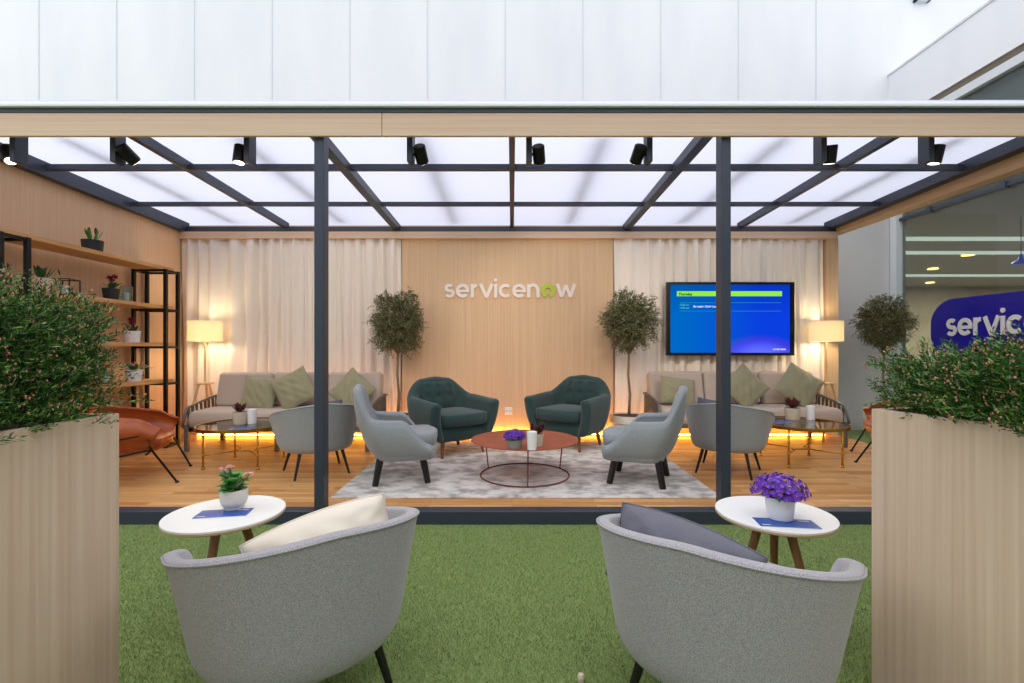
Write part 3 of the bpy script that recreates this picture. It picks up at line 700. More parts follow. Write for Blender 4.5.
# ------------------------------------------------------------------ pillows
def pillow(name, c, size, thick, m, label, group, yaw=0, lean=0, roll=0, sy=None, bow=0.0):
    n = 22; sy = sy or size; V = []; Fc = []
    for side in (1, -1):
        for j in range(n+1):
            for i in range(n+1):
                u, v = 2*i/n-1, 2*j/n-1
                k = (max(0, 1-u*u)**.55)*(max(0, 1-v*v)**.55)
                pin = 1-.09*(1-abs(u*v)) * (abs(u)**6+abs(v)**6) if False else 1
                x = u*size/2*(1-.05*(1-v*v)*abs(u)); z = v*sy/2*(1-(.05-bow)*(1-u*u)*abs(v))
                wr = .010*math.sin(7*u+4*v+size*9)*math.sin(5*v-3*u)+.006*math.sin(11*v+13*u)+.012*math.exp(-((abs(u)+abs(v)-1.35)/.12)**2)*math.sin(14*(u-v))
                V.append((x, side*(thick/2*k+wr*k+.002), z))
    W = n+1; o_ = W*W
    for j in range(n):
        for i in range(n):
            a_ = j*W+i; Fc.append((a_, a_+1, a_+W+1, a_+W)); Fc.append((o_+a_, o_+a_+W, o_+a_+W+1, o_+a_+1))
    ring = [i for i in range(n)]+[j*W+n for j in range(n)]+[n*W+i for i in range(n, 0, -1)]+[j*W for j in range(n, 0, -1)]
    for a_, b2 in zip(ring, ring[1:]+ring[:1]): Fc.append((a_, a_+o_, b2+o_, b2))
    o = MB().add(V, Fc).build(name, m, smooth=True, sub=1)
    o.location = c; o.rotation_mode = 'QUATERNION'
    o.rotation_quaternion = (Matrix.Rotation(yaw, 4, 'Z') @ Matrix.Rotation(-lean, 4, 'X') @ Matrix.Rotation(roll, 4, 'Y')).to_quaternion()
    # piping along the seam
    P = [Vector(V[k])*1 for k in ring]; P = [Vector((p.x, 0, p.z)) for p in P]
    MB().tube(P, .0035, 6, closed=True).build('piping', m, o, smooth=True)
    return tag(o, label, 'pillow', group)
d2r = math.radians
pillow('pillow', (-.68, 1.735, .492), .50, .21, M_cream, 'shiny cream pillow in the tub chair on the grass', 'pillows in the tub chairs', yaw=d2r(26), lean=d2r(6), roll=d2r(-13), sy=.28, bow=.22)
pillow('pillow', (.60, 1.69, .472), .50, .22, M_plum, 'grey violet pillow in the tub chair on the grass', 'pillows in the tub chairs', yaw=d2r(-30), lean=d2r(6), roll=d2r(12), sy=.28, bow=.22)
pillow('pillow', (1.90, 4.50, .60), .30, .10, M_plum, 'grey violet pillow peeking over the deck tub chair before the television sofa', None, yaw=d2r(-25), lean=d2r(-15), roll=d2r(8), sy=.34)
pillow('pillow', (-1.72, 4.48, .60), .24, .10, M_plum, 'dark grey pillow in the deck tub chair by the sofa next to the rack', None, yaw=d2r(25), lean=d2r(-15), roll=d2r(-5), sy=.32)

# ------------------------------------------------------------------ sofas
def sofa(loc, rz, label, W, bx0, nb=3):
    """local +Y faces the camera side after a half turn; built facing -Y here so no turn is needed."""
    t = thing('sofa', loc, rz, label, 'sofa', 'taupe rope-armed sofas')
    hw = W/2; fr = MB()
    fr.box2((-hw+.06, -.36, .22), (hw-.06, -.31, .27)); fr.box2((-hw+.06, .28, .22), (hw-.06, .33, .27))
    fr.box2((-hw+.06, -.36, .22), (-hw+.11, .33, .27)); fr.box2((hw-.11, -.36, .22), (hw-.06, .33, .27))
    fr.box2((-hw+.1, -.31, .255), (hw-.1, .28, .27))
    fr.build('frame', M_gmetal, t, bevel=.006)
    for x in (-hw+.04, -.42*hw*0-.0, hw-.04):
        for y in (-.36, .30): MB().box2((x-.022, y-.024, 0), (x+.022, y+.024, .30)).build('leg', M_gmetal, t, bevel=.006)
    # arms: bent top rail with rope straps
    for s in (-1, 1):
        pts = []
        for k in range(17):
            q = k/16; x = s*(hw+.0-.02*math.sin(PI*q)); 
            if q < .25: y = -.38+.09*(q/.25); z = .28+.21*math.sin(q/.25*PI/2)
            else: y = -.29+.60*((q-.25)/.75); z = .49+.08*math.sin((q-.25)/.75*PI/2)
            pts.append((x, y, z))
        for k in range(1, 7): pts.append((s*(hw-.10*math.sin(k/6*PI/2)-.12*(k/6)), .31+.05*math.sin(k/6*PI/2), .57))
        arm = MB().tube(pts, .014, 8).build('arm_rail', M_gmetal, t, smooth=True)
        low = MB().tube([(s*(hw-.01), -.38, .27), (s*(hw-.01), .30, .27), (s*(hw-.22), .34, .27)], .012, 8).build('lower_rail', M_gmetal, t)
        for k in range(9):
            q = .25+.73*k/8; y = -.29+.60*((q-.25)/.75); z = .49+.08*math.sin((q-.25)/.75*PI/2)
            R = Euler((d2r(4), 0, 0))
            MB().box((s*(hw-.012), y, (z+.27)/2), (.012, .034, z-.27), R).build('strap', M_rope, t)
        for k in range(3): MB().box((s*(hw-.06-.055*k), .335, .42), (.034, .012, .30)).build('strap', M_rope, t)
    c = MB(); n = 40; 
    def outline(k):  # long seat cushion bowed round at both ends
        P = []
        for i in range(13): q = -PI/2+PI*i/12; P.append((hw-.10+.09*max(0, math.cos(q))**.6*k, .0+.36*math.sin(q)*(1.0)))
        for i in range(13): q = PI/2+PI*i/12; P.append((-hw+.10-.09*max(0, -math.cos(q))**.6*k, .0+.36*math.sin(q)))
        return P
    vs = []; Z = ((.265, .93), (.285, .99), (.35, 1.0), (.415, .985), (.445, .93))
    for z, k in Z:
        P = outline(1)
        for x, y in P: vs.append((x*(k if abs(x) < 9 else 1)*1.0 if False else x-(1-k)*.5*(1 if x > 0 else -1), y*k-.02, z))
    n = len(P); fs = [tuple(range(n))[::-1], tuple(4*n+k for k in range(n))]+[(i*n+k, i*n+(k+1) % n, (i+1)*n+(k+1) % n, (i+1)*n+k) for i in range(4) for k in range(n)]
    MB().add(vs, fs).build('seat_cushion', M_sofa, t, smooth=True)
    cw = (W-bx0*2)/nb
    for k in range(nb):
        x = -hw+bx0+cw*(k+.5)
        rbox('back_cushion', M_sofa, t, (x, .25, .64), (cw-.012, .17, .43), .05, 5, Euler((d2r(-12), 0, 0)))
    return t
sofa((-2.63, 5.68, DZ), 0, 'taupe three-cushion sofa with rope arms next to the shelving rack', 2.10, .03)
sofa((2.82, 5.90, DZ), 0, 'taupe three-cushion sofa with rope arms under the television', 2.20, .03)
def sp_pillow(px, py, Y, size, roll, yaw, lab, lean=18, sy=None):
    pillow('throw_pillow', at(px, py, Y), size, .13, M_sage, lab, 'sage green sofa pillows', yaw=d2r(yaw), lean=d2r(-lean) if False else d2r(lean), roll=d2r(roll), sy=sy)
sp_pillow(259, 394, 5.72, .42, 6, 0, 'sage pillow lying nearly square, first from the lamp on the rack-side sofa')
sp_pillow(294, 389, 5.66, .42, -30, 6, 'sage pillow standing on its corner mid-way on the rack-side sofa')
sp_pillow(352, 391, 5.70, .42, 40, 0, 'sage pillow standing on its corner beyond the column on the rack-side sofa')
sp_pillow(678, 391, 5.93, .46, 8, 10, 'sage pillow behind the grey armchair at the tree end of the television sofa', sy=.34)
sp_pillow(745, 387, 5.88, .44, 48, 0, 'sage pillow standing on its corner beside the column on the television sofa')
sp_pillow(799, 386, 5.86, .44, 36, -6, 'sage pillow tilted on its corner at the lamp end of the television sofa')

# ------------------------------------------------------------------ floor lamps
def floor_lamp(loc, label, rr=.19):
    t = thing('floor_lamp', loc, 0, label, 'lamp', 'tripod floor lamps')
    n = 40; prof = [(rr, 1.245), (rr, 1.50), (rr-.004, 1.50), (rr-.004, 1.245), (rr, 1.245)]
    vs = []
    for r_, z in prof[:4]:
        for k in range(n): q = 2*PI*k/n; vs.append((r_*math.cos(q), r_*math.sin(q), z))
    fs = [(i*n+k, i*n+(k+1) % n, ((i+1) % 4)*n+(k+1) % n, ((i+1) % 4)*n+k) for i in range(4) for k in range(n)]
    MB().add(vs, fs).build('lamp_shade', M_shade, t, smooth=False)
    MB().tube([(0, 0, .70), (0, 0, 1.33)], .011, 10).build('pole', M_lampwood, t)
    MB().lathe([(.10, .70), (.105, .712), (.10, .724)], (0, 0, 0), 20).build('collar', M_lampwood, t)
    MB().tube([(rr-.004, 0, 1.25), (-rr+.004, 0, 1.25)], .003, 6).tube([(0, rr-.004, 1.25), (0, -rr+.004, 1.25)], .003, 6).build('spider', M_brass, t)
    MB().ell((0, 0, 1.385), (.035, .035, .05)).build('bulb', emitter('bulb_glow', (255, 226, 168), 90), t, smooth=True)
    for k in range(3):
        q = PI/2+2*PI*k/3+.35; MB().tube([(.06*math.cos(q), .06*math.sin(q), .72), (.25*math.cos(q), .25*math.sin(q), 0)], [.014, .016], 8).build('leg', M_lampwood, t)
    L = bpy.data.lights.new('bulb', 'POINT'); L.energy = 11; L.color = (1, .82, .54); L.shadow_soft_size = .05
    lo = bpy.data.objects.new('bulb_light', L); C.objects.link(lo); lo.parent = t; lo.location = (0, 0, 1.30)
    return t
pL = at(205, 0, 6.02); floor_lamp((pL.x, 6.02, DZ), 'lit tripod floor lamp with drum shade between the rack and the sofa')
pR = at(826, 0, 6.06); floor_lamp((pR.x, 6.06, DZ), 'lit tripod floor lamp with drum shade beyond the television sofa')

# ------------------------------------------------------------------ small pots and plants
def pot_prof(r, h, taper=.82, foot=0):
    k = [(r*taper*.97, 0), (r*taper, .004), (r, h), (r-.006, h), (r-.008, h-.012), (.001, h-.012)]
    if foot: k = [(r*.72, 0), (r*.74, h*.16), (r*.86, h*.22), (r*.98, h*.45), (r, h), (r-.006, h), (r-.008, h-.012), (.001, h-.012)]
    return k
def leaf_quad(base, d, L, wd_, up=None, curl=.25):
    d = Vector(d).normalized(); up = Vector(up) if up else Vector((0, 0, 1)); s = d.cross(up)
    s = s.normalized() if s.length > 1e-4 else Vector((1, 0, 0)); nrm = s.cross(d)
    b = Vector(base); pts = [b, b+d*L*.35+s*wd_/2, b+d*L*.7+s*wd_*.42-nrm*L*curl*.3, b+d*L-nrm*L*curl, b+d*L*.7-s*wd_*.42-nrm*L*curl*.3, b+d*L*.35-s*wd_/2, b+d*L*.5-nrm*L*.06]
    return pts, [(0, 1, 6), (1, 2, 6), (2, 3, 6), (3, 4, 6), (4, 5, 6), (5, 0, 6)]
def leaves(name, m, parent, n, c, r, h, L, wd_, seed, spread=1.0, curl=.25, updir=.4, thick=False):
    rr = random.Random(seed); mb = MB()
    for _ in range(n):
        a_ = rr.uniform(0, 2*PI); e = rr.random()**.6; base = Vector((c[0]+r*.35*e*math.cos(a_), c[1]+r*.35*e*math.sin(a_), c[2]+h*rr.uniform(0, .75)))
        d = Vector((math.cos(a_)*spread*rr.uniform(.4, 1), math.sin(a_)*spread*rr.uniform(.4, 1), updir+rr.uniform(-.2, .5)))
        p, f = leaf_quad(base, d, L*rr.uniform(.7, 1.15), wd_*rr.uniform(.8, 1.15), curl=curl); mb.add(p, f)
    return mb.build(name, m, parent, smooth=False)
def potted(loc, label, pm, r, h, kind, seed=1, foot=0, taper=.82, name='potted_plant', sc=1.0, group=None, cat='plant'):
    t = thing(name, loc, rnd.uniform(0, 6), label, cat, group)
    MB().lathe(pot_prof(r, h, taper, foot), n=28).build('pot', pm, t, smooth=False, bevel=.002)
    MB().lathe([(r-.009, h-.016), (r-.009, h-.009)], n=20).build('soil', M_soil, t)
    z = h-.008
    if kind == 'succulent':
        leaves('leaves', M_succ, t, 46, (0, 0, z), r, r*.5, r*1.15*sc, r*.36, seed, 1.0, -.15, .7)
    elif kind == 'violet':
        leaves('leaves', M_leafg, t, 130, (0, 0, z), r*2.2, r*.8, r*.75, r*.32, seed, 1.0, .3, .2)
        rr = random.Random(seed); mb = MB(); R = r*1.36*sc
        for _ in range(330):
            a_ = rr.uniform(0, 2*PI); el = math.asin(rr.uniform(.0, 1)); q = Vector((math.cos(a_)*math.cos(el), math.sin(a_)*math.cos(el), math.sin(el)*.72))*R*rr.uniform(.74, 1.05); q.z += z+r*.30; nr = Vector((q.x, q.y, q.z-z)).normalized()
            for k in range(5):
                ang = 2*PI*k/5+rr.random(); ax = nr.orthogonal().normalized(); d = (Matrix.Rotation(ang, 3, nr) @ ax)+nr*.35; p, f = leaf_quad(q, d, r*.20, r*.13, up=nr, curl=-.1); mb.add(p, f)
        o = mb.build('flowers', M_viol, t); o['kind'] = 'stuff'
    elif kind == 'kalanchoe':
        leaves('leaves', M_leafg, t, 64, (0, 0, z), r*1.7, r*1.5, r*.80, r*.66, seed, 1.0, .2, .15)
        st = MB(); fl = MB(); rr = random.Random(seed)
        for dx, dy, hz in ((.35, -.1, 1.75), (.75, .1, 1.70), (.55, -.4, 1.5), (-1.15, -.1, 1.25)):
            tip = Vector((dx*r, dy*r, z+hz*r)); st.tube([(dx*r*.2, dy*r*.2, z), tip], .0022, 5)
            for _ in range(16):
                q = tip+Vector((rr.gauss(0, r*.17), rr.gauss(0, r*.17), rr.gauss(0, r*.09)))
                for k in range(4): p, f = leaf_quad(q, (math.cos(k*PI/2+q.x*40), math.sin(k*PI/2+q.x*40), .5), r*.13, r*.11, curl=-.1); fl.add(p, f)
        st.build('stems', M_leafd, t); o = fl.build('flowers', M_pink, t); o['kind'] = 'stuff'
    elif kind == 'hyacinth':
        leaves('leaves', M_leafg, t, 16, (0, 0, z), r, 0, r*1.35, r*.26, seed, .5, .1, 1.1)
        for dx in (-.3, .3): MB().ell((dx*r, 0, z+r*1.15), (r*.14, r*.14, r*.42), 10, 8).build('flower_spike', M_succ, t)
    elif kind == 'magenta':
        leaves('leaves', M_leafd, t, 14, (0, 0, z), r, 0, r*1.2, r*.34, seed, .8, .2, .8)
        for dx, hz in ((-.2, 1.6), (.45, 1.75), (.1, 1.25)):
            mb = MB(); rr = random.Random(seed+int(hz*10)); mb.tube([(0, 0, z), (dx*r, 0, z+hz*r)], .003, 5)
            for _ in range(40):
                d = Vector((rr.gauss(0, 1), rr.gauss(0, 1), rr.gauss(0, 1))).normalized(); p, f = leaf_quad((dx*r, 0, z+hz*r), d, r*.42, r*.16, up=d.orthogonal()); mb.add(p, f)
            mb.build('flower', M_mag, t)
    elif kind == 'sword':
        leaves('leaves', M_leafd, t, 16, (0, 0, z), r, 0, r*2.0*sc, r*.42, seed, .55, .05, 1.0)
    return t
def ellipse_table(name): pass
RT = RZ+.328       # top of the red table

# red coffee table
tc_ = (.115, 4.30)
t = thing('coffee_table', (tc_[0], tc_[1], RZ), 0, 'round rust red metal coffee table on the grey rug', 'table')
MB().lathe([(.478, .318), (.482, .320), (.482, .327), (.478, .328)], n=72).build('table_top', M_rust, t)
MB().tube([(.40*math.cos(2*PI*k/72), .40*math.sin(2*PI*k/72), .007) for k in range(72)], .007, 8, closed=True).build('base_ring', M_rustleg, t, smooth=True)
for a_ in (-88, 32, 148):
    q = d2r(a_); MB().tube([(.40*math.cos(q), .40*math.sin(q), .007), (.44*math.cos(q), .44*math.sin(q), .318)], .006, 8).build('leg', M_rustleg, t)

def oncoffee(px, py, z):  # a point on a horizontal surface at height z seen at px, py
    Y = F*(CZ-z)/(py-HY); return ((px-CX)*Y/F, Y, z)
potted(oncoffee(514.5, 448, RT), 'small grey pot of violet flowers on the red coffee table', M_potg, .068, .075, 'violet', 3, sc=.95)
potted(oncoffee(537, 446, RT), 'white pot with dark red succulent on the red coffee table', M_potb, .058, .105, 'succulent', 5, sc=1.6)
def vase(loc, label, r=.042, h=.145, group=None):
    o = MB().lathe([(r*.86, 0), (r*.88, .003), (r, h), (r-.004, h), (r-.006, h*.9), (.001, h*.9)], n=24).build('vase', M_candle, smooth=False); o.location = loc
    return tag(o, label, 'vase', group)
vase(oncoffee(532, 449.5, RT), 'small white ceramic beaker on the red coffee table')

# brass and glass tables
def brass_table(loc, label, R=.43, lz=.26):
    t = thing('side_table', loc, 0, label, 'table', 'brass and glass side tables')
    MB().lathe([(R-.012, .385), (R-.012, .397)], n=64).build('glass_top', M_tableglass, t)
    n = 64; vs = []
    for r_, z in ((R, .372), (R, .402), (R-.012, .402), (R-.012, .372)):
        for k in range(n): q = 2*PI*k/n; vs.append((r_*math.cos(q), r_*math.sin(q), z))
    MB().add(vs, [(i*n+k, i*n+(k+1) % n, ((i+1) % 4)*n+(k+1) % n, ((i+1) % 4)*n+k) for i in range(4) for k in range(n)]).build('rim', M_brass, t)
    MB().box2((-R*.7, -.008, .370), (R*.7, .008, .384)).box2((-.008, -R*.7, .3701), (.008, R*.7, .3839)).build('cross_bar', M_brass, t)
    cs = [(x, y) for x in (-lz, lz) for y in (-lz, lz)]
    for x, y in cs:
        k = R*.97/math.hypot(x, y) if False else 1
        l_ = MB().tube([(x*k, y*k, 0), (x*k, y*k, .375)], .009, 10).build('leg', M_brass, t, smooth=True)
        MB().lathe([(.015, 0), (.017, .008), (.014, .02), (.010, .026)], (x, y, 0), 14).lathe([(.010, .12), (.014, .13), (.014, .14), (.010, .15)], (x, y, 0), 14).build('collar', M_brass, l_)
    for x in (-lz, lz): MB().tube([(x, -lz, .135), (x*.35, -lz*.3, .135), (x*.35, lz*.3, .135), (x, lz, .135)], .006, 8).build('stretcher', M_brass, t, smooth=True)
    MB().tube([(-lz, -lz, .135), (-.08, -.05, .135), (.08, -.05, .135), (lz, -lz, .135)], .006, 8).build('stretcher', M_brass, t)
    return t
BT = DZ+.402
bt = brass_table((-2.68, 4.78, DZ), 'round brass table with glass top before the rack-side sofa')
dup(bt, (2.94, 4.86, DZ), 0, 'round brass table with glass top before the television sofa')
potted(oncoffee(240, 424, BT-.006), 'beige pot of dark succulent on the brass table by the rack-side sofa', M_potb, .072, .125, 'succulent', 8)
vase(oncoffee(252, 423.5, BT-.006), 'white ceramic beaker on the brass table by the rack-side sofa', .045, .145)
potted(oncoffee(792.5, 419.5, BT-.006), 'beige pot of dark red leaves on the brass table by the television sofa', M_potb, .082, .125, 'succulent', 9, sc=1.1)
vase(oncoffee(810.5, 419.5, BT-.006), 'white ceramic beaker on the brass table by the television sofa', .045, .145)
def booklet(loc, rz, wdt, dep, label, marks=True):
    t = thing('booklet', loc, rz, label, 'booklet', 'blue booklets')
    MB().box2((-wdt/2, -dep/2, 0), (wdt/2, dep/2, .004)).build('pages', M_paper, t)
    MB().box2((-wdt/2-.001, -dep/2-.001, .004), (wdt/2+.001, dep/2+.001, .0052)).build('cover', M_book, t)
    if marks:
        MB().box2((-wdt/2+.012, -dep/2+.012, .0052), (-wdt/2+.045, -dep/2+.018, .0056)).box2((wdt/2-.06, dep/2-.022, .0052), (wdt/2-.015, dep/2-.016, .0056)).build('cover_text', M_paper, t)
    return t
booklet(oncoffee(243, 428, BT-.006), 0.1, .20, .14, 'blue booklet lying on the brass table by the rack-side sofa')
booklet(oncoffee(780, 422, BT-.006), 0.3, .20, .14, 'blue booklet lying on the brass table by the television sofa')

# white three-legged tables on the grass
def white_table(loc, label, rz):
    t = thing('side_table', loc, rz, label, 'table', 'white round tables on the grass')
    MB().lathe([(.245, .478), (.250, .482), (.250, .4895), (.247, .490)], n=72).build('table_top', M_white, t)
    MB().lathe([(.246, .470), (.250, .474), (.250, .4819), (.01, .4819)], n=72).build('top_edge', M_ply, t)
    for k in range(3):
        q = 2*PI*k/3; MB().tube([(.06*math.cos(q), .06*math.sin(q), .471), (.20*math.cos(q), .20*math.sin(q), 0)], [.021, .014], 12).build('leg', M_oakleg, t)
    return t
WT = .490
lt = oncoffee(226, 512, WT); rt = oncoffee(774, 512.5, WT)
wt = white_table((lt[0], lt[1], 0), 'white round table on the grass with pink flowers on it', d2r(-90))
dup(wt, (rt[0], rt[1], 0), d2r(61), 'white round table on the grass with violet flowers on it')
booklet(oncoffee(224, 514, WT), d2r(10), .22, .10, 'blue booklet under the pot of pink flowers')
booklet(oncoffee(786, 524, WT), d2r(-8), .24, .10, 'blue booklet under the pot of violet flowers')
potted(oncoffee(234, 508, WT+.0056), 'grooved white pot of pink kalanchoe on the grass-side round table', M_pot, .060, .092, 'kalanchoe', 4, foot=1)
potted(oncoffee(780, 518, WT+.0056), 'ribbed white pot of violet flowers on the grass-side round table', M_potw, .062, .098, 'violet', 6, taper=.84, sc=1.35)

# ------------------------------------------------------------------ shelving rack
t = thing('shelving_rack', (0, 0, DZ), 0, 'black metal rack with oak shelves along the veneered side wall', 'shelf')
xf, xb = -4.01, -4.38
levels = (2.09, 1.635, 1.20, .775, .36, .05)
for y in (3.72, 3.93, 5.50, 5.70):
    for x in (xf, xb): MB().box2((x-.018, y-.018, 0), (x+.018, y+.018, 2.075 if x == xb else 2.075)).build('post', M_blk, t, bevel=.003)
for ya_, yb_ in ((3.72, 3.93), (5.50, 5.70)):
    for z in levels:
        fb = MB()
        fb.box2((xf-.012, ya_, z-.045), (xf+.012, yb_, z-.02)); fb.box2((xb-.012, ya_, z-.045), (xb+.012, yb_, z-.02))
        for y in (ya_, yb_): fb.box2((xb, y-.012, z-.045), (xf, y+.012, z-.02))
        fb.build('cross_bar', M_blk, t)
for z in levels[:5]: MB().box2((xb+.02, 3.66, z-.02), (xf-.02, 5.66, z+.02)).build('shelf_board', M_oak, t, bevel=.003)
def onshelf(px, z, x): # world location on shelf z at depth x
    Y = F*x/(px-CX); return (x, Y, DZ+z+.02)
potted(onshelf(92.5, levels[0], -4.10), 'low charcoal pot of budding hyacinths on top of the rack', M_potd, .088, .10, 'hyacinth', 2, taper=.9)
potted(onshelf(42, levels[1], -4.15), 'light pot with upright dark leaves on the rack near the end of the beam', M_potb, .08, .12, 'sword', 3, sc=.8)
potted(onshelf(111, levels[1], -4.15), 'dark pot with magenta flowers on the second shelf', M_potd, .075, .12, 'magenta', 4, taper=.8)
potted(onshelf(132, levels[2], -4.15), 'white pot with magenta flowers on the third shelf', M_potw, .08, .125, 'magenta', 5)
potted(onshelf(134, levels[3], -4.15), 'white pot with small spiky plant on the fourth shelf', M_potw, .08, .125, 'sword', 7, sc=.6)
def lantern(loc, label, r, h, frame=False):
    t = thing('candle_holder', loc, .2, label, 'candle holder')
    if frame:
        fb = MB()
        for x in (-r, r):
            for y in (-r, r): fb.box2((x-.004, y-.004, 0), (x+.004, y+.004, h))
        for z in (0.004, h-.004):
            for s in (-r, r): fb.box2((s-.004, -r, z-.004), (s+.004, r, z+.004)); fb.box2((-r, s-.004, z-.004), (r, s+.004, z+.004))
        fb.build('frame', M_blk, t); MB().box2((-r, -r, .0), (r, r, .004)).build('base', M_blk, t)
    else:
        MB().lathe([(r, 0), (r, h*.9), (r*.8, h), (r*.8-.003, h), (r-.003, h*.9), (r-.003, .006), (.001, .006)], n=24).build('glass', M_glass, t, smooth=True)
    MB().lathe([(.028, .007), (.028, h*.55), (.024, h*.56)], n=18).build('candle', M_candle, t)
    return t
lantern(onshelf(126, levels[1], -4.12), 'glass jar holding a white candle on the second shelf', .058, .17)
lantern(onshelf(66, levels[1], -4.12), 'open black frame lantern with candle on the second shelf', .07, .14, True)
lantern(onshelf(88, levels[2], -4.12), 'open black frame lantern with candle on the third shelf', .055, .17, True)
lantern(onshelf(106, levels[3], -4.12), 'low glass jar with candle on the fourth shelf', .06, .13)

# ------------------------------------------------------------------ foliage
def leafcloud(base, direc, L, Wd, mats, parent, name, seed):
    """base (n,3), direc (n,3) unit; folded diamond leaves."""
    r = np.random.RandomState(seed); n = len(base); up = r.normal(size=(n, 3)); s = np.cross(direc, up); s /= np.linalg.norm(s, axis=1)[:, None]+1e-9
    nr = np.cross(s, direc); L = L[:, None]; Wd = Wd[:, None]
    v0 = base; v1 = base+direc*L*.45+s*Wd/2+nr*Wd*.15; v2 = base+direc*L-nr*L*.08; v3 = base+direc*L*.45-s*Wd/2+nr*Wd*.15
    V = np.stack([v0, v1, v2, v3], 1).reshape(-1, 3); k = np.arange(n)*4
    T = np.stack([np.c_[k, k+1, k+2], np.c_[k, k+2, k+3]], 1).reshape(-1, 3)
    mi = np.repeat(r.choice(len(mats), n, p=[.42, .40, .18]), 2)
    return mesh_np(name, V, T, mats[0], parent, mats[1:], mi)
def unit(a): return a/(np.linalg.norm(a, axis=-1, keepdims=True)+1e-9)
def shoots(starts, dirs, lens, per, leafL, leafW, ang, seed, droop=.0):
    r = np.random.RandomState(seed); n = len(starts); t = np.linspace(.12, 1, per)[None, :, None]
    d = unit(dirs)[:, None, :]; Ls = lens[:, None, None]
    pos = starts[:, None, :]+d*Ls*t; pos[..., 2:3] -= droop*Ls*t**2
    pos += r.normal(0, .004, pos.shape)
    side = unit(np.cross(np.broadcast_to(d, pos.shape), r.normal(size=pos.shape)))
    ld = unit(d*math.cos(ang)+side*math.sin(ang)); m_ = n*per
    return pos.reshape(-1, 3), ld.reshape(-1, 3), leafL*r.uniform(.6, 1.2, m_), leafW*r.uniform(.8, 1.2, m_)
def shrub(name, loc, x0, x1, y0, y1, hfun, nsh, seed, label, leafL=.021, leafW=.0042, ang=.65, buds=True, mats=None, per=44, sl=(.12, .24), lean=.55):
    """shoots grow from a mass above the soil of a planter; hfun(x, y) is the height of the mass."""
    mats = mats or M_needle; r = np.random.RandomState(seed)
    t = thing(name, loc, 0, label, 'shrub')
    X = r.uniform(x0, x1, nsh); Y = r.uniform(y0, y1, nsh); hm = np.array([hfun(x, y) for x, y in zip(X, Y)])
    Z = hm*r.uniform(.0, .85, nsh)
    st = np.c_[X, Y, Z]-np.array([loc[0], loc[1], 0])
    cx, cy = (x0+x1)/2, (y0+y1)/2
    d = np.c_[(X-cx)/(x1-x0)*2*lean+r.normal(0, .35, nsh), (Y-cy)/(y1-y0)*1.2*lean+r.normal(0, .35, nsh), .45+r.uniform(-.35, .6, nsh)]
    ln = r.uniform(sl[0], sl[1], nsh)
    p, ld, L, Wd = shoots(st, d, ln, per, leafL, leafW, ang, seed, .15)
    fol = leafcloud(p, ld, L, Wd, mats, t, 'foliage', seed)
    # woody stems
    mb = MB(); rr = random.Random(seed)
    for _ in range(26):
        k = rr.randrange(nsh); q = Vector(st[k]); b0 = Vector((0, 0, 0)); mb.tube([b0, (b0+q)/2+Vector((.01, .01, .02)), q], [.005, .004, .003], 5)
    mb.build('stems', M_bark, t)
    if buds:
        tips = st+unit(d)*ln[:, None]*1.0; tips[:, 2] -= .15*ln; mb = MB(); k = 0
        for i in range(0, nsh):
            if rr.random() < .42:
                q0 = tips[i]
                for _ in range(3):
                    q = q0+r.normal(0, .009, 3); mb.ell(q, (.0026, .0026, .0036), 6, 4)
        o = mb.build('buds', M_bud, t); o['kind'] = 'stuff'
    return t

def planter(name, pts, z1, label, thick=.025):
    """pts: footprint corners (4)."""
    t = thing(name, ((pts[0][0]+pts[2][0])/2, (pts[0][1]+pts[2][1])/2, 0), 0, label, 'planter', 'veneered planters')
    ox, oy = t.location.x, t.location.y; P = [(p[0]-ox, p[1]-oy) for p in pts]
    inn = [(p[0]*(1-.09), p[1]*(1-.035)) for p in P]; n = 4; vs = [(p[0], p[1], 0.0) for p in P]+[(p[0], p[1], z1) for p in P]+[(p[0], p[1], z1) for p in inn]+[(p[0], p[1], z1-.3) for p in inn]
    fs = [(0, 1, 2, 3)]+[(i, (i+1) % 4, 4+(i+1) % 4, 4+i) for i in range(4)]+[(4+i, 4+(i+1) % 4, 8+(i+1) % 4, 8+i) for i in range(4)]+[(8+i, 8+(i+1) % 4, 12+(i+1) % 4, 12+i) for i in range(4)]+[(15, 14, 13, 12)]
    MB().add(vs, fs).build('box', M_planter, t, bevel=.003)
    MB().prism(inn, z1-.06, z1-.03).build('soil', M_soil, t)
    return t
PZ = 1.03
planter('planter_box', [(-1.80, 1.60), (-1.80, .35), (-1.38, .35), (-1.322, 1.60)], PZ, 'tall pale wood planter beside the tub chair with the cream pillow')
planter('planter_box', [(1.301, 1.72), (1.301+.45, 1.86), (2.10, .35+.1), (1.72, .35)], PZ, 'tall pale wood planter beside the tub chair with the grey violet pillow')
def hl(x, y):
    return .45*(1-.35*((x+1.56)/.30)**2)*(1-.30*max(0, (y-1.15)/.45)**2)+.03*math.sin(14*y+5*x)+.03
shrub('flowering_shrub', (-1.58, 1.0, PZ-.03), -1.80, -1.36, .60, 1.56, hl, 4600, 21, 'dense needle-leaved shrub with pink buds in the planter near the rack', per=34, lean=.45, sl=(.09, .19))
def hr(x, y): return .20+.03*math.sin(11*y)+.02*math.cos(17*x)
shrub('flowering_shrub', (1.60, 1.35, PZ-.03), 1.38, 1.87, .95, 1.70, hr, 2900, 33, 'needle-leaved shrub with pink buds in the planter by the glass facade', sl=(.08, .17), lean=.45, per=34)
shrub('rosemary_shrub', (1.62, 1.40, PZ-.03), 1.50, 1.60, 1.26, 1.42, lambda x, y: .10, 16, 41, 'pale upright long-leaved herb at the end of the facade-side planter', leafL=.05, leafW=.006, ang=.6, buds=False, mats=[M_needle[1], M_needle[2], M_needle[2]], per=26, sl=(.16, .24), lean=.2)

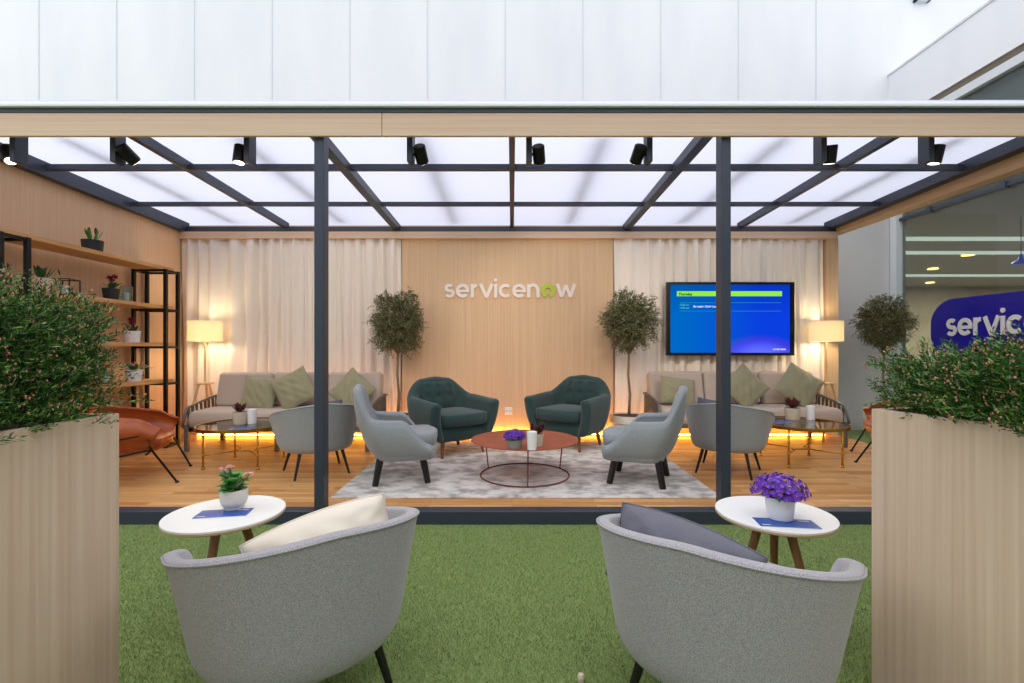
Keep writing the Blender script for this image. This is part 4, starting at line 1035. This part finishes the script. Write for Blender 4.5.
def olive(loc, trunk_h, crown_c, rx, rz_, label, seed, potr=.235, n_sh=1500, poth=.34):
    t = thing('potted_olive_tree', loc, 0, label, 'tree', 'potted olive trees')
    r = np.random.RandomState(seed)
    MB().lathe([(potr*.62, 0), (potr*.66, .01), (potr*.90, poth-.10), (potr*.93, poth-.10), (potr, poth-.085), (potr, poth), (potr-.02, poth), (potr-.025, poth-.03), (.001, poth-.03)], n=40).build('pot', M_pot, t, bevel=.003)
    MB().lathe([(potr-.026, poth-.035), (potr-.026, poth-.015), (.01, poth-.005)], n=32).build('soil', M_soil, t)
    cz = crown_c[2]
    tr = MB(); pts = [(0, 0, poth-.03), (.012, 0, poth+.25), (-.008, .005, trunk_h*.75), (.0, 0, trunk_h), (crown_c[0]*.5, 0, cz-.05)]
    tr.tube(pts, [.020, .017, .015, .015, .010], 8)
    rr = random.Random(seed)
    for _ in range(26):
        d = unit(r.normal(size=3)); e = Vector((crown_c[0]+d[0]*rx*.8, crown_c[1]+d[1]*rx*.8, cz+d[2]*rz_*.75)); s0 = Vector((0, 0, trunk_h-.02)); md = s0.lerp(e, .5)+Vector((0, 0, .03))
        tr.tube([s0, md, e], [.008, .006, .002], 5)
    tr.build('trunk', M_bark, t, smooth=True)
    d = unit(r.normal(size=(n_sh, 3))); rad = r.uniform(.25, .92, n_sh)[:, None]**.7
    lump = 1+.13*np.sin(d[:, :1]*6+seed)+.10*np.sin(d[:, 2:]*9+1)
    st = d*rad*lump*np.array([rx, rx*.8, rz_])*.86+np.array(crown_c)
    dd = unit(d+r.normal(0, .55, d.shape)); ln = r.uniform(.05, .13, n_sh)
    p, ld, L, Wd = shoots(st, dd, ln, 13, .034, .0085, .85, seed, .2)
    leafcloud(p, ld, L, Wd, M_olive, t, 'foliage', seed)
    return t
oL = at(399.5, 0, 6.0); cL = at(399, 323, 6.0)
olive((oL.x, 5.92, DZ), 1.10, (0, 0, cL.z-DZ), .36, .43, 'olive tree standing behind the green armchair next to the rack-side curtain', 5)
oR = at(629, 0, 5.85); cR = at(629, 321, 5.85)
olive((oR.x, 5.85, DZ), 1.10, (0, 0, cR.z-DZ), .36, .40, 'olive tree in a white pot between the lettering wall and the television', 9)
oG = at(884, 0, 6.55); cG = at(884, 322, 6.55)
olive((oG.x, 6.55, 0), 1.15, (0, 0, cG.z), .37, .40, 'olive tree outside the deck before the grey metal wall', 14)

# small pale uplight set in the grass
o = MB().lathe([(.012, 0), (.014, .02), (.010, .03), (.001, .032)], (0, 0, 0), 14).build('garden_light', M_potb); o.location = oncoffee(581, 682, 0.0)
tag(o, 'tiny pale round stub set in the grass between the tub chairs', 'light')
